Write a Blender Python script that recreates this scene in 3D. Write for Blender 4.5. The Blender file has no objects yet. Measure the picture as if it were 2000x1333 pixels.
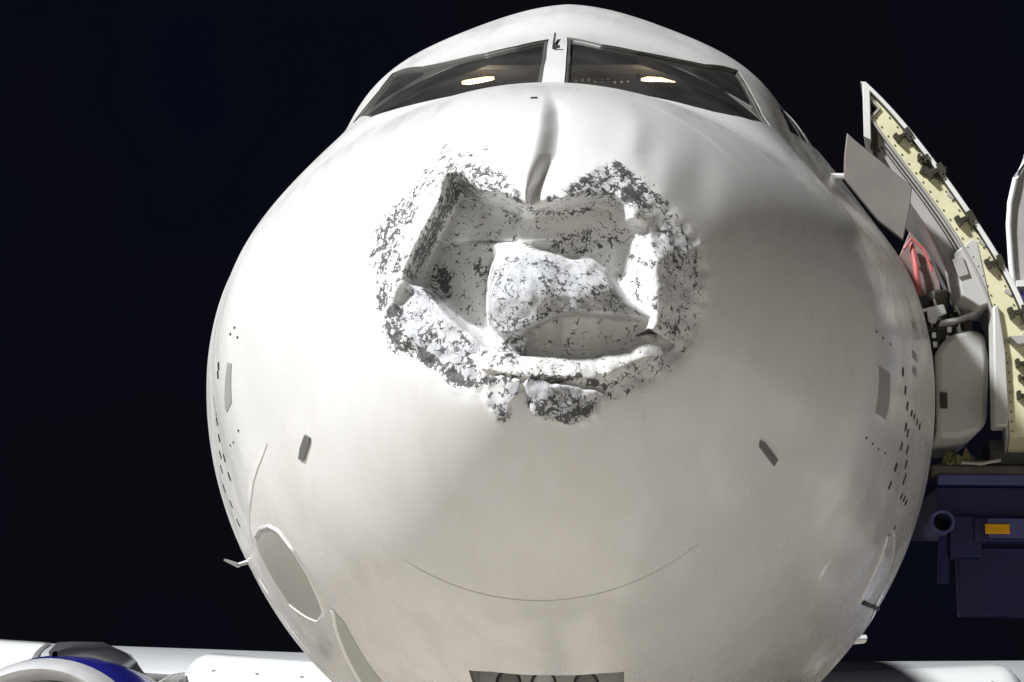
import bpy, bmesh, math, random
import numpy as np
from mathutils import Vector, Matrix

# ------------------------------------------------------------------ camera, sky, light
CAM = [0.28456, 5.39886, -2.06359, -0.06032, 0.22625, 0.01847, 3765.71417]
TOP, BOT, WID, ZWD, NUP = [np.array(a) for a in [[-0.6405, -0.3231, -0.07, 0.1488, 0.3445, 0.4563, 0.5489, 0.7624, 0.9923, 1.1892, 1.4488, 1.6949, 1.8737, 2.0235, 2.066], [-0.6405, -0.9257, -1.1441, -1.3467, -1.5163, -1.5804, -1.6382, -1.6931, -1.7531, -1.8046, -1.8546, -1.9105, -1.9622, -2.0431, -2.0668], [-0.0, 0.2801, 0.4963, 0.7098, 0.9342, 1.0825, 1.2246, 1.3189, 1.4082, 1.4957, 1.5859, 1.708, 1.838, 1.936, 1.9744], [-0.6405, -0.6036, -0.5756, -0.5474, -0.5058, -0.4617, -0.4173, -0.3748, -0.3362, -0.2938, -0.24, -0.1663, -0.088, -0.0281, 0.0005], [2.0, 2.0011, 2.003, 2.0069, 2.0141, 2.0255, 1.9896, 1.8965, 1.8194, 1.7998, 1.8281, 1.8688, 1.9045, 1.9018, 1.9189]]]
BP = [3.3578, 0.7056, -0.0176, 1.232, -0.0973, 0.6488]

SC = bpy.context.scene
COL = SC.collection
cx, cd, cz, yaw, pit, roll, fpx = CAM
fw = np.array([math.sin(yaw)*math.cos(pit), math.cos(yaw)*math.cos(pit), math.sin(pit)])
rt = np.array([math.cos(yaw), -math.sin(yaw), 0.0])
up = np.cross(rt, fw)
r2 = rt*math.cos(roll)+up*math.sin(roll)
u2 = up*math.cos(roll)-rt*math.sin(roll)
EYE = np.array([cx, -cd, cz])
camd = bpy.data.cameras.new("camera")
cam = bpy.data.objects.new("camera", camd); COL.objects.link(cam)
M = Matrix(((r2[0], u2[0], -fw[0], EYE[0]), (r2[1], u2[1], -fw[1], EYE[1]), (r2[2], u2[2], -fw[2], EYE[2]), (0, 0, 0, 1)))
cam.matrix_world = M
camd.sensor_width = 36; camd.lens = fpx/2000*36
camd.clip_start = .1; camd.clip_end = 3000
SC.camera = cam

world = bpy.data.worlds.new("World"); SC.world = world; world.use_nodes = True
bg = world.node_tree.nodes["Background"]

wn = world.node_tree; wt = wn.nodes.new("ShaderNodeTexCoord"); wz = wn.nodes.new("ShaderNodeTexNoise"); wz.inputs["Scale"].default_value = 3.5; wz.inputs["Detail"].default_value = 3
wn.links.new(wt.outputs["Generated"], wz.inputs["Vector"]); wr = wn.nodes.new("ShaderNodeValToRGB"); wn.links.new(wz.outputs["Fac"], wr.inputs[0]); wn.links.new(wr.outputs[0], bg.inputs[0])
wr.color_ramp.elements[0].position = .36; wr.color_ramp.elements[0].color = (.38, .52, 1.25, 1)
wr.color_ramp.elements[1].position = .62; wr.color_ramp.elements[1].color = (.62, .56, .90, 1)
bg.inputs[0].default_value = (.44, .50, 1.0, 1); bg.inputs[1].default_value = .0046

sd = bpy.data.lights.new("apron_floodlight", 'SUN'); so = bpy.data.objects.new("apron_floodlight", sd); COL.objects.link(so)
sd.energy = 5.0; sd.angle = math.radians(5); sd.color = (.975, .988, 1)
LDIR = Vector((-.61, -.47, .64)).normalized()
so.rotation_euler = LDIR.to_track_quat('Z', 'Y').to_euler()
SC.view_settings.view_transform = 'Standard'; SC.view_settings.look = 'None'
SC.view_settings.gamma = 1; SC.view_settings.exposure = .28
try: SC.view_settings.use_curve_mapping = False
except Exception: pass
random.seed(7); RS = np.random.RandomState(5)
GZ = -3.45

# ------------------------------------------------------------------ helpers
def link(o, parent=None):
    COL.objects.link(o)
    if parent is not None: o.parent = parent
    return o

def mesh_np(name, V, F, mat, parent=None, smooth=True):
    me = bpy.data.meshes.new(name)
    me.from_pydata([tuple(map(float, v)) for v in V], [], [tuple(int(i) for i in f) for f in F])
    if smooth: me.polygons.foreach_set("use_smooth", [True]*len(me.polygons))
    if mat: me.materials.append(mat)
    me.update()
    return link(bpy.data.objects.new(name, me), parent)

def fast_grid(name, V, nu, nv, mat, parent=None, wrap=False):
    """V (nu*nv,3) grid as quads, second index may wrap"""
    V = np.asarray(V, dtype=np.float32)
    i, j = np.meshgrid(np.arange(nu-1), np.arange(nv if wrap else nv-1), indexing='ij')
    j2 = (j+1) % nv
    F = np.stack([i*nv+j, (i+1)*nv+j, (i+1)*nv+j2, i*nv+j2], -1).reshape(-1, 4)
    me = bpy.data.meshes.new(name)
    me.vertices.add(len(V)); me.vertices.foreach_set("co", V.ravel())
    me.loops.add(F.size); me.loops.foreach_set("vertex_index", F.ravel().astype(np.int32))
    me.polygons.add(len(F)); me.polygons.foreach_set("loop_start", np.arange(0, F.size, 4, dtype=np.int32))
    me.polygons.foreach_set("use_smooth", np.ones(len(F), dtype=bool))
    me.update(calc_edges=True); me.validate()
    me.materials.append(mat)
    return link(bpy.data.objects.new(name, me), parent)

def tag(o, label, cat, group=None, kind=None):
    o["label"] = label; o["category"] = cat
    if group: o["group"] = group
    if kind: o["kind"] = kind
    return o

def empty(name, loc=(0, 0, 0), parent=None):
    o = bpy.data.objects.new(name, None); link(o, parent); o.location = loc
    return o

class MB:
    def __init__(s): s.v = []; s.f = []
    def add(s, V, F):
        k = len(s.v); s.v += [tuple(map(float, p)) for p in V]; s.f += [tuple(i+k for i in f) for f in F]; return s
    def box(s, c, d, R=None):
        V = [Vector((x*d[0]/2, y*d[1]/2, z*d[2]/2)) for x in (-1, 1) for y in (-1, 1) for z in (-1, 1)]
        if R is not None: V = [R @ v for v in V]
        V = [v+Vector(c) for v in V]
        return s.add(V, [(0, 1, 3, 2), (4, 6, 7, 5), (0, 4, 5, 1), (2, 3, 7, 6), (0, 2, 6, 4), (1, 5, 7, 3)])
    def tube(s, pts, r, n=10, closed=False):
        pts = [Vector(p) for p in pts]; m = len(pts); V = []; F = []
        rr = r if isinstance(r, (list, tuple)) else [r]*m
        for i, p in enumerate(pts):
            a = pts[(i-1) % m] if (closed or i > 0) else p
            b = pts[(i+1) % m] if (closed or i < m-1) else p
            t = (b-a).normalized(); u = t.orthogonal().normalized()
            ref = Vector((0, 0, 1)) if abs(t.z) < .9 else Vector((1, 0, 0))
            u = t.cross(ref).normalized(); w = t.cross(u)
            V += [p+(u*math.cos(2*math.pi*k/n)+w*math.sin(2*math.pi*k/n))*rr[i] for k in range(n)]
        for i in range(m if closed else m-1):
            j = (i+1) % m
            F += [(i*n+k, i*n+(k+1) % n, j*n+(k+1) % n, j*n+k) for k in range(n)]
        if not closed: F += [tuple(range(n-1, -1, -1)), tuple((m-1)*n+k for k in range(n))]
        return s.add(V, F)
    def lathe(s, prof, c, axis='Y', n=48, cap=False):
        V = []; F = []
        for (a, r) in prof:
            for k in range(n):
                p, q = r*math.cos(2*math.pi*k/n), r*math.sin(2*math.pi*k/n)
                V.append({'Y': (c[0]+p, c[1]+a, c[2]+q), 'X': (c[0]+a, c[1]+p, c[2]+q), 'Z': (c[0]+p, c[1]+q, c[2]+a)}[axis])
        for i in range(len(prof)-1):
            F += [(i*n+k, i*n+(k+1) % n, (i+1)*n+(k+1) % n, (i+1)*n+k) for k in range(n)]
        if cap: F += [tuple(range(n-1, -1, -1)), tuple((len(prof)-1)*n+k for k in range(n))]
        return s.add(V, F)
    def prism(s, poly, y0, y1):
        """(x,z) outline pushed along y"""
        n = len(poly); V = [(x, y0, z) for x, z in poly]+[(x, y1, z) for x, z in poly]
        F = [tuple(range(n)), tuple(range(2*n-1, n-1, -1))]+[(i, n+i, n+(i+1) % n, (i+1) % n) for i in range(n)]
        return s.add(V, F)
    def build(s, name, mat, parent=None, smooth=False, bevel=0):
        o = mesh_np(name, s.v, s.f, mat, parent, smooth)
        bm = bmesh.new(); bm.from_mesh(o.data); bmesh.ops.recalc_face_normals(bm, faces=bm.faces); bm.to_mesh(o.data); bm.free()
        if bevel:
            b = o.modifiers.new("bevel", 'BEVEL'); b.width = bevel; b.segments = 2; b.limit_method = 'ANGLE'
        o.data.polygons.foreach_set("use_smooth", [True]*len(o.data.polygons)); o.data.set_sharp_from_angle(angle=math.radians(50 if smooth else 28))
        return o

def copy_tree(o, parent=None):
    c = o.copy(); link(c, parent if parent is not None else o.parent)
    for ch in list(o.children): copy_tree(ch, c)
    return c

# ------------------------------------------------------------------ materials
def mat(name, col, rough=.5, metal=0, var=.06, scale=6, bump=0, emit=None, coat=0, bscale=None):
    m = bpy.data.materials.new(name); m.use_nodes = True
    nt = m.node_tree; b = nt.nodes["Principled BSDF"]
    b.inputs["Roughness"].default_value = rough; b.inputs["Metallic"].default_value = metal
    if coat: b.inputs["Coat Weight"].default_value = coat; b.inputs["Coat Roughness"].default_value = .08
    tc = nt.nodes.new("ShaderNodeTexCoord")
    n = nt.nodes.new("ShaderNodeTexNoise"); n.inputs["Scale"].default_value = scale; n.inputs["Detail"].default_value = 6
    nt.links.new(tc.outputs["Object"], n.inputs["Vector"])
    r = nt.nodes.new("ShaderNodeValToRGB")
    r.color_ramp.elements[0].position = .3; r.color_ramp.elements[1].position = .7
    r.color_ramp.elements[0].color = tuple(c*(1-var) for c in col)+(1,)
    r.color_ramp.elements[1].color = tuple(min(1, c*(1+var)) for c in col)+(1,)
    nt.links.new(n.outputs["Fac"], r.inputs["Fac"]); nt.links.new(r.outputs["Color"], b.inputs["Base Color"])
    if bump:
        n2 = nt.nodes.new("ShaderNodeTexNoise"); n2.inputs["Scale"].default_value = bscale or scale*8; n2.inputs["Detail"].default_value = 4
        nt.links.new(tc.outputs["Object"], n2.inputs["Vector"])
        bp = nt.nodes.new("ShaderNodeBump"); bp.inputs["Strength"].default_value = bump; bp.inputs["Distance"].default_value = .01
        nt.links.new(n2.outputs["Fac"], bp.inputs["Height"]); nt.links.new(bp.outputs["Normal"], b.inputs["Normal"])
    if emit:
        b.inputs["Emission Color"].default_value = emit[0]+(1,); b.inputs["Emission Strength"].default_value = emit[1]
    return m

M_paint = mat("white_paint", (.78, .775, .765), .27, var=.025, scale=2.2, bump=.035, bscale=1.3)
M_grey = mat("grey_plate", (.33, .33, .315), .5)
M_plate = mat("taupe_plate", (.20, .18, .165), .55, var=.1, scale=8)
M_refl_patch = mat("reflection_patch_grey", (.38, .375, .34), .3, var=.05, scale=5)  # grey of the reflections painted onto the hull
M_refl_streak = mat("reflection_streak_white", (.86, .86, .85), .15)  # white of the reflected streaks painted onto the hull
M_refl_rim = mat("reflection_rim_white", (.86, .86, .86), .12, 0, var=.02)  # bright outline of the painted reflections
M_mark = mat("stencil_black", (.035, .035, .04), .6)
M_seal = mat("rubber_seal", (.045, .045, .045), .6)
M_seam = mat("seam_filler", (.45, .44, .42), .5)
M_wframe = mat("window_seal", (.09, .088, .08), .45)
M_latch = mat("latch_grey", (.13, .13, .125), .5)
M_dark = mat("dark_metal", (.05, .05, .05), .5, .4)
M_steel = mat("steel", (.45, .45, .46), .35, .9)
M_inter = mat("cockpit_lining", (.22, .205, .19), .8)
M_seat = mat("seat_cloth", (.06, .065, .08), .9)
M_bay = mat("bay_paint", (.55, .55, .52), .5)
M_tyre = mat("tyre", (.02, .02, .02), .8)
M_cream = mat("primer_cream", (.72, .69, .45), .45, var=.07, scale=9)
M_fit = mat("olive_fitting", (.05, .047, .03), .55, .2)
M_door = mat("door_white", (.74, .735, .71), .35)
M_lin = mat("door_lining", (.40, .385, .365), .5, var=.08, scale=7)
M_bust = mat("bustle_white", (.52, .51, .48), .45, var=.04)
M_red = mat("red_strap", (.55, .13, .13), .6)
M_pink = mat("faded_red_cover", (.24, .17, .155), .7, var=.15, scale=30)
M_blue = mat("blue_paint", (.03, .03, .22), .35, coat=.5, var=.08)
M_navy = mat("navy_paint", (.008, .009, .075), .5, var=.1)
M_bluegrey = mat("worn_blue_grey", (.075, .08, .23), .5, var=.1, scale=9)
M_amber = mat("amber_reflector", (.85, .42, .01), .25)
M_brown = mat("brown_rubber", (.10, .085, .075), .8, var=.25, scale=12, bump=.4)
M_olive = mat("olive_canvas", (.17, .155, .07), .9, var=.25, scale=14, bump=.3)
M_wing = mat("wing_grey", (.42, .43, .44), .35, var=.05, scale=1.5)
M_slat = mat("slat_white", (.80, .81, .80), .3, var=.03)
M_lip = mat("intake_lip_metal", (.62, .62, .63), .3, .15)
M_cowlb = mat("cowl_blue", (.022, .022, .30), .25, coat=.6)
M_cowlg = mat("cowl_grey", (.50, .49, .46), .35)
M_pyl = mat("pylon_grey", (.10, .10, .11), .3, coat=.4)
M_fan = mat("fan_titanium", (.12, .12, .13), .35, .8)
M_lamp = mat("warm_lamp", (.9, .85, .7), .5, emit=((1, .78, .40), 4.5))
M_wht = mat("bright_white", (.82, .82, .82), .4)

def grime(m):
    nt = m.node_tree; b = nt.nodes["Principled BSDF"]; src = b.inputs["Base Color"].links[0].from_socket
    tc = nt.nodes.new("ShaderNodeTexCoord"); mp = nt.nodes.new("ShaderNodeMapping"); mp.inputs["Scale"].default_value = (3.2, .9, 1.3)
    nz = nt.nodes.new("ShaderNodeTexNoise"); nz.inputs["Scale"].default_value = 2.4; nz.inputs["Detail"].default_value = 7; nz.inputs["Roughness"].default_value = .62; nz.inputs["Distortion"].default_value = .5
    nt.links.new(tc.outputs["Object"], mp.inputs[0]); nt.links.new(mp.outputs[0], nz.inputs["Vector"])
    r = nt.nodes.new("ShaderNodeValToRGB"); nt.links.new(nz.outputs["Fac"], r.inputs[0])
    r.color_ramp.elements[0].position = .40; r.color_ramp.elements[0].color = (.945, .94, .93, 1)
    r.color_ramp.elements[1].position = .58; r.color_ramp.elements[1].color = (1, 1, 1, 1)
    vo = nt.nodes.new("ShaderNodeTexVoronoi"); vo.inputs["Scale"].default_value = 9; nt.links.new(tc.outputs["Object"], vo.inputs["Vector"])
    sp = nt.nodes.new("ShaderNodeMath"); sp.operation = 'LESS_THAN'; sp.inputs[1].default_value = .035; nt.links.new(vo.outputs["Distance"], sp.inputs[0])
    n3 = nt.nodes.new("ShaderNodeMath"); n3.operation = 'MULTIPLY'; n3.inputs[1].default_value = .35; nt.links.new(sp.outputs[0], n3.inputs[0])
    mx = nt.nodes.new("ShaderNodeMixRGB"); mx.blend_type = 'MULTIPLY'; mx.inputs[0].default_value = 1; nt.links.new(src, mx.inputs[1]); nt.links.new(r.outputs[0], mx.inputs[2])
    m3 = nt.nodes.new("ShaderNodeMixRGB"); nt.links.new(n3.outputs[0], m3.inputs[0]); nt.links.new(mx.outputs[0], m3.inputs[1]); m3.inputs[2].default_value = (.35, .33, .30, 1)
    nt.links.new(m3.outputs[0], b.inputs["Base Color"])
    rr = nt.nodes.new("ShaderNodeMapRange"); rr.inputs["From Min"].default_value = .35; rr.inputs["From Max"].default_value = .65; rr.inputs["To Min"].default_value = .34; rr.inputs["To Max"].default_value = .18
    nt.links.new(nz.outputs["Fac"], rr.inputs["Value"]); nt.links.new(rr.outputs[0], b.inputs["Roughness"])
grime(M_paint)
def glass_mat():
    m = bpy.data.materials.new("windshield_glass"); m.use_nodes = True; nt = m.node_tree
    for n in list(nt.nodes): nt.nodes.remove(n)
    out = nt.nodes.new("ShaderNodeOutputMaterial"); mix = nt.nodes.new("ShaderNodeMixShader")
    tr = nt.nodes.new("ShaderNodeBsdfTransparent"); tr.inputs[0].default_value = (.62, .62, .60, 1)
    gl = nt.nodes.new("ShaderNodeBsdfGlossy"); gl.inputs["Roughness"].default_value = .04
    fr = nt.nodes.new("ShaderNodeFresnel"); fr.inputs[0].default_value = 1.5
    nt.links.new(fr.outputs[0], mix.inputs[0]); nt.links.new(tr.outputs[0], mix.inputs[1]); nt.links.new(gl.outputs[0], mix.inputs[2])
    df = nt.nodes.new("ShaderNodeBsdfDiffuse"); df.inputs[0].default_value = (.75, .74, .72, 1)
    tc = nt.nodes.new("ShaderNodeTexCoord"); nz = nt.nodes.new("ShaderNodeTexNoise"); nz.inputs["Scale"].default_value = 5; nz.inputs["Detail"].default_value = 5
    nt.links.new(tc.outputs["Object"], nz.inputs["Vector"])
    mr = nt.nodes.new("ShaderNodeMapRange"); mr.inputs["From Min"].default_value = .3; mr.inputs["From Max"].default_value = .7; mr.inputs["To Min"].default_value = .018; mr.inputs["To Max"].default_value = .05
    nt.links.new(nz.outputs["Fac"], mr.inputs["Value"])
    m2 = nt.nodes.new("ShaderNodeMixShader"); nt.links.new(mr.outputs[0], m2.inputs[0]); nt.links.new(mix.outputs[0], m2.inputs[1]); nt.links.new(df.outputs[0], m2.inputs[2])
    nt.links.new(m2.outputs[0], out.inputs[0])
    return m
M_glass = glass_mat()

def radome_mat():
    m = M_paint.copy(); m.name = "radome_paint"; nt = m.node_tree; b = nt.nodes["Principled BSDF"]
    N = nt.nodes.new; L = nt.links.new
    base = b.inputs["Base Color"].links[0].from_socket
    tc = N("ShaderNodeTexCoord")
    at = N("ShaderNodeAttribute"); at.attribute_name = "flake"
    co = N("ShaderNodeAttribute"); co.attribute_name = "core"
    cs = N("ShaderNodeAttribute"); cs.attribute_name = "crush"
    def noise(sc, det, ro, dis):
        n = N("ShaderNodeTexNoise"); n.inputs["Scale"].default_value = sc; n.inputs["Detail"].default_value = det
        n.inputs["Roughness"].default_value = ro; n.inputs["Distortion"].default_value = dis
        L(tc.outputs["Object"], n.inputs["Vector"]); return n.outputs["Fac"]
    def math_(op, a, bb=None, c=None, clamp=False):
        n = N("ShaderNodeMath"); n.operation = op; n.use_clamp = clamp
        for i, v in enumerate((a, bb, c)):
            if v is None: continue
            if isinstance(v, (int, float)): n.inputs[i].default_value = v
            else: L(v, n.inputs[i])
        return n.outputs[0]
    n1 = noise(24, 6, .66, 1.2); n2 = noise(75, 4, .6, .5)
    v = N("ShaderNodeTexVoronoi"); v.feature = 'DISTANCE_TO_EDGE'; v.inputs["Scale"].default_value = 34
    wv = N("ShaderNodeMixRGB"); wv.blend_type = 'ADD'; wv.inputs[0].default_value = .06
    nn = N("ShaderNodeTexNoise"); nn.inputs["Scale"].default_value = 40; nn.inputs["Detail"].default_value = 5
    L(tc.outputs["Object"], nn.inputs["Vector"]); L(tc.outputs["Object"], wv.inputs[1]); L(nn.outputs["Color"], wv.inputs[2]); L(wv.outputs[0], v.inputs["Vector"])
    crack = math_('SUBTRACT', 1, math_('MULTIPLY', v.outputs["Distance"], 9, clamp=True))          # 1 on a crack line
    mixn = math_('ADD', math_('MULTIPLY', n1, .72), math_('MULTIPLY', n2, .28))
    mixn = math_('ADD', mixn, math_('MULTIPLY', crack, .13))
    thr = math_('SUBTRACT', .735, math_('MULTIPLY', at.outputs["Fac"], .285))
    dark = math_('MULTIPLY', math_('SUBTRACT', mixn, thr), 34, clamp=True)
    gate = math_('MULTIPLY', at.outputs["Fac"], 12, clamp=True)
    dark = math_('MULTIPLY', dark, gate)
    corec = N("ShaderNodeMixRGB"); L(co.outputs["Fac"], corec.inputs[0]); L(base, corec.inputs[1])
    cr = N("ShaderNodeValToRGB"); L(n1, cr.inputs[0])
    cr.color_ramp.elements[0].position = .35; cr.color_ramp.elements[0].color = (.80, .80, .785, 1)
    cr.color_ramp.elements[1].position = .65; cr.color_ramp.elements[1].color = (.90, .90, .885, 1)
    L(cr.outputs[0], corec.inputs[2])
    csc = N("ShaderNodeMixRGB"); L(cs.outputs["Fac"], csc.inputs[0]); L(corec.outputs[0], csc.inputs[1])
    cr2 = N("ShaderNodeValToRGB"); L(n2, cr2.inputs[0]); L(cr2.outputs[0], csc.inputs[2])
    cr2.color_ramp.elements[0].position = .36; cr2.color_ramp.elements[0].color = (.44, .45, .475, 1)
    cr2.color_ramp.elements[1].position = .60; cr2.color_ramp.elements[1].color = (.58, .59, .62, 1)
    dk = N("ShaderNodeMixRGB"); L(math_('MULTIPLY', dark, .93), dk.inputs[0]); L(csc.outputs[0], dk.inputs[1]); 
    dcr = N("ShaderNodeValToRGB"); L(n2, dcr.inputs[0]); L(dcr.outputs[0], dk.inputs[2])
    dcr.color_ramp.elements[0].position = .38; dcr.color_ramp.elements[0].color = (.018, .018, .02, 1)
    dcr.color_ramp.elements[1].position = .66; dcr.color_ramp.elements[1].color = (.085, .085, .09, 1)
    L(dk.outputs[0], b.inputs["Base Color"])
    ro0 = b.inputs["Roughness"].links[0].from_socket
    ro = math_('ADD', ro0, math_('MULTIPLY', math_('MAXIMUM', gate, co.outputs["Fac"]), .4)); L(ro, b.inputs["Roughness"])
    h = math_('ADD', math_('MULTIPLY', dark, -.5), math_('MULTIPLY', math_('MULTIPLY', n2, gate), .6))
    bp = N("ShaderNodeBump"); bp.inputs["Strength"].default_value = .28; bp.inputs["Distance"].default_value = .006
    L(h, bp.inputs["Height"]); L(bp.outputs["Normal"], b.inputs["Normal"])
    return m
M_radome = radome_mat()

def ground_mat():
    m = mat("apron_concrete", (.48, .445, .39), .85, var=.12, scale=.35, bump=.2, bscale=20)
    return m
M_ground = ground_mat()

# ------------------------------------------------------------------ ground
gs = 1500
o = mesh_np("ground", [(-gs, -gs, GZ), (gs, -gs, GZ), (gs, gs, GZ), (-gs, gs, GZ)], [(0, 1, 2, 3)], M_ground, smooth=False)
o["kind"] = "structure"

# ------------------------------------------------------------------ hull shape
SK = np.array([0, .1, .3, .6, 1.0, 1.3, 1.6, 1.9, 2.25, 2.6, 3.0, 3.5, 4.2, 5.0, 6.0])
SK = np.concatenate([SK, [30., 37., 44.]])
TOP = np.concatenate([TOP, [2.07, 2.05, 1.75]]); BOT = np.concatenate([BOT, [-2.07, -1.2, .75]])
WID = np.concatenate([WID, [1.975, 1.6, .35]]); ZWD = np.concatenate([ZWD, [0, .35, 1.2]]); NUP = np.concatenate([NUP, [2., 2., 2.]])
def pchip(x, y, xq):
    h = np.diff(x); d = np.diff(y)/h; n = len(x); m = np.zeros(n)
    for i in range(1, n-1):
        if d[i-1]*d[i] > 0:
            w1 = 2*h[i]+h[i-1]; w2 = h[i]+2*h[i-1]; m[i] = (w1+w2)/(w1/d[i-1]+w2/d[i])
    m[0] = d[0]; m[-1] = d[-1]
    k = np.clip(np.searchsorted(x, xq)-1, 0, n-2); t = (xq-x[k])/h[k]
    return y[k]*(1+2*t)*(1-t)**2+m[k]*h[k]*t*(1-t)**2+y[k+1]*t*t*(3-2*t)+m[k+1]*h[k]*t*t*(t-1)
def surf(s, t):
    s = np.asarray(s, float); t = np.asarray(t, float)
    q = np.sqrt(s); Q = np.sqrt(SK)
    top, bot, w, zw, nu = [pchip(Q, p, q) for p in (TOP, BOT, WID, ZWD, NUP)]
    c, sn = np.cos(t), np.sin(t); e = np.where(sn > 0, 2/nu, 1.0)
    x = w*np.sign(c)*np.abs(c)**e
    z = np.where(sn > 0, zw+(top-zw)*np.abs(sn)**e, zw-(zw-bot)*np.abs(sn))
    a = np.where(sn > 0, np.arctan2(sn, np.abs(c)), 0); g = np.exp(-((s-BP[0])/BP[1])**2/2)
    k = 1+g*(BP[2]*np.exp(-((a-BP[3])/.16)**2/2)+BP[4]*np.exp(-((a-BP[5])/.17)**2/2))
    return np.stack([x*k, s+0*x, zw+(z-zw)*k], -1)
def surfn(s, t):
    e = 2e-3; s = np.asarray(s, float); t = np.asarray(t, float)
    a = surf(s+e, t)-surf(np.maximum(s-e, 0), t); b = surf(s, t+e)-surf(s, t-e)
    n = np.cross(b, a); n /= np.linalg.norm(n, axis=-1, keepdims=True)+1e-12
    p = surf(s, t); zw = pchip(np.sqrt(SK), ZWD, np.sqrt(s))
    cen = np.stack([0*s, s+.0, zw], -1)
    sg = np.sign(np.sum(n*(p-cen), -1, keepdims=True)); return n*np.where(sg == 0, 1, sg)
SEAM = .886

AIR = tag(empty("airliner", (0, 4, GZ)), "white passenger jet with its nose cone smashed in by hail", "aeroplane")
AIRI = Matrix.Translation((0, -4, -GZ))
def air(o):          # build in hull coordinates, parent to the aeroplane
    o.parent = AIR; o.matrix_parent_inverse = AIRI
    return o

# ------------------------------------------------------------------ fuselage with window, door and bay openings
sl = np.concatenate([np.arange(SEAM-.0004, 6.4, .032), np.arange(6.5, 44.01, .75)])
NT = 300
tt = np.linspace(-math.pi, math.pi, NT, endpoint=False)
SS, TT = np.meshgrid(sl, tt, indexing='ij')
fus = fast_grid("fuselage", surf(SS, TT).reshape(-1, 3), len(sl), NT, M_paint, None, wrap=True)
air(fus)
bm = bmesh.new(); bm.from_mesh(fus.data)
bmesh.ops.recalc_face_normals(bm, faces=bm.faces)
bm.faces.ensure_lookup_table()
if max(bm.faces, key=lambda f: f.calc_center_median().z).normal.z < 0: bmesh.ops.reverse_faces(bm, faces=bm.faces)

def cut_poly(bm, corners, n, faces=None, rad=None):
    C = [Vector(c) for c in corners]; n = Vector(n).normalized(); mid = sum(C, Vector())/len(C)
    rad = rad or max((c-mid).length for c in C)+.2
    if faces is None: faces = [f for f in bm.faces if (f.calc_center_median()-mid).length < rad and f.normal.dot(n) > .05]
    planes = []
    for i in range(len(C)):
        a, b = C[i], C[(i+1) % len(C)]
        no = (b-a).cross(n).normalized()
        if (mid-a).dot(no) > 0: no = -no
        planes.append((a, no))
        geom = list({*faces, *[e for f in faces for e in f.edges], *[v for f in faces for v in f.verts]})
        r = bmesh.ops.bisect_plane(bm, geom=geom, plane_co=a, plane_no=no, dist=1e-5)
        faces = [g for g in r["geom"] if isinstance(g, bmesh.types.BMFace)]
    ins = [f for f in faces if all((f.calc_center_median()-a).dot(no) < 0 for a, no in planes)]
    return ins

def inset(corners, d):
    C = [Vector(c) for c in corners]; mid = sum(C, Vector())/len(C); n = len(C); out = []
    for i in range(n):
        p, a, b = C[i], (C[i-1]-C[i]).normalized(), (C[(i+1) % n]-C[i]).normalized()
        ang = a.angle(b); out.append(p+(a+b).normalized()*(d/max(.3, math.sin(ang/2))))
    return out

def lift(faces, name, m, off, parent=None, thick=0):
    idx = {}; V = []; F = []
    for f in faces:
        q = []
        for v in f.verts:
            if v not in idx: idx[v] = len(V); V.append(v.co-v.normal*off)
            q.append(idx[v])
        F.append(q)
    o = mesh_np(name, V, F, m, None, True)
    if thick:
        s = o.modifiers.new("solid", 'SOLIDIFY'); s.thickness = thick; s.offset = -1
    if parent is None: air(o)
    else: o.parent = parent; o.matrix_parent_inverse = Matrix.Identity(4)
    return o

def window(pts, n, fr=.017, name="windshield", label=None):
    """cut a many-cornered opening into the hull, seen along n; fill it with a seal ring and a pane"""
    pts = [Vector(p) for p in pts]; n = Vector(n).normalized(); mid = sum(pts, Vector())/len(pts)
    rad = max((p-mid).length for p in pts)+.12
    U = n.orthogonal().normalized(); W_ = n.cross(U)
    q = [np.array([(p-mid).dot(U), (p-mid).dot(W_)]) for p in pts]; k_ = len(q)
    ar = sum(q[i][0]*q[(i+1) % k_][1]-q[i][1]*q[(i+1) % k_][0] for i in range(k_))
    if ar < 0: q = q[::-1]
    def nrm(a_, b_):
        d_ = (b_-a_)/np.linalg.norm(b_-a_); return np.array([d_[1], -d_[0]])      # outward
    inn_ = []
    for i in range(k_):
        n1_, n2_ = nrm(q[i-1], q[i]), nrm(q[i], q[(i+1) % k_]); m_ = n1_+n2_; m_ /= np.linalg.norm(m_)
        inn_.append(q[i]-m_*fr/max(.35, float(m_@n1_)))
    def pip(pl, f):
        c = f.calc_center_median()-mid; x, y = c.dot(U), c.dot(W_); r = False
        for i in range(k_):
            (x1, y1), (x2, y2) = pl[i], pl[(i+1) % k_]
            if (y1 > y) != (y2 > y) and x < (x2-x1)*(y-y1)/(y2-y1)+x1: r = not r
        return r
    def near(): return [f for f in bm.faces if (f.calc_center_median()-mid).length < rad and f.normal.dot(n) > .05]
    for pl in (q, inn_):
        for i in range(k_):
            a_, b_ = pl[i], pl[(i+1) % k_]; o_ = nrm(a_, b_)
            co = mid+U*float(a_[0])+W_*float(a_[1]); no = U*float(o_[0])+W_*float(o_[1])
            L_ = float(np.linalg.norm(b_-a_)); mm = mid+U*float((a_+b_)[0]/2)+W_*float((a_+b_)[1]/2)
            faces = [f for f in near() if (lambda w: (w-n*w.dot(n)).length)(f.calc_center_median()-mm) < L_/2+.06]
            geom = list({*faces, *[e for f in faces for e in f.edges], *[v for f in faces for v in f.verts]})
            bmesh.ops.bisect_plane(bm, geom=geom, plane_co=co, plane_no=no, dist=1e-5)
    outer = [f for f in near() if pip(q, f)]
    inn = {f for f in outer if pip(inn_, f)}
    ring = [f for f in outer if f not in inn]
    w = lift(list(inn), name, M_glass, .014)
    if label: w["label"] = label
    lift(ring, "window_frame", M_wframe, .006, w, .02)
    bmesh.ops.delete(bm, geom=outer, context='FACES')
    return w

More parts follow.
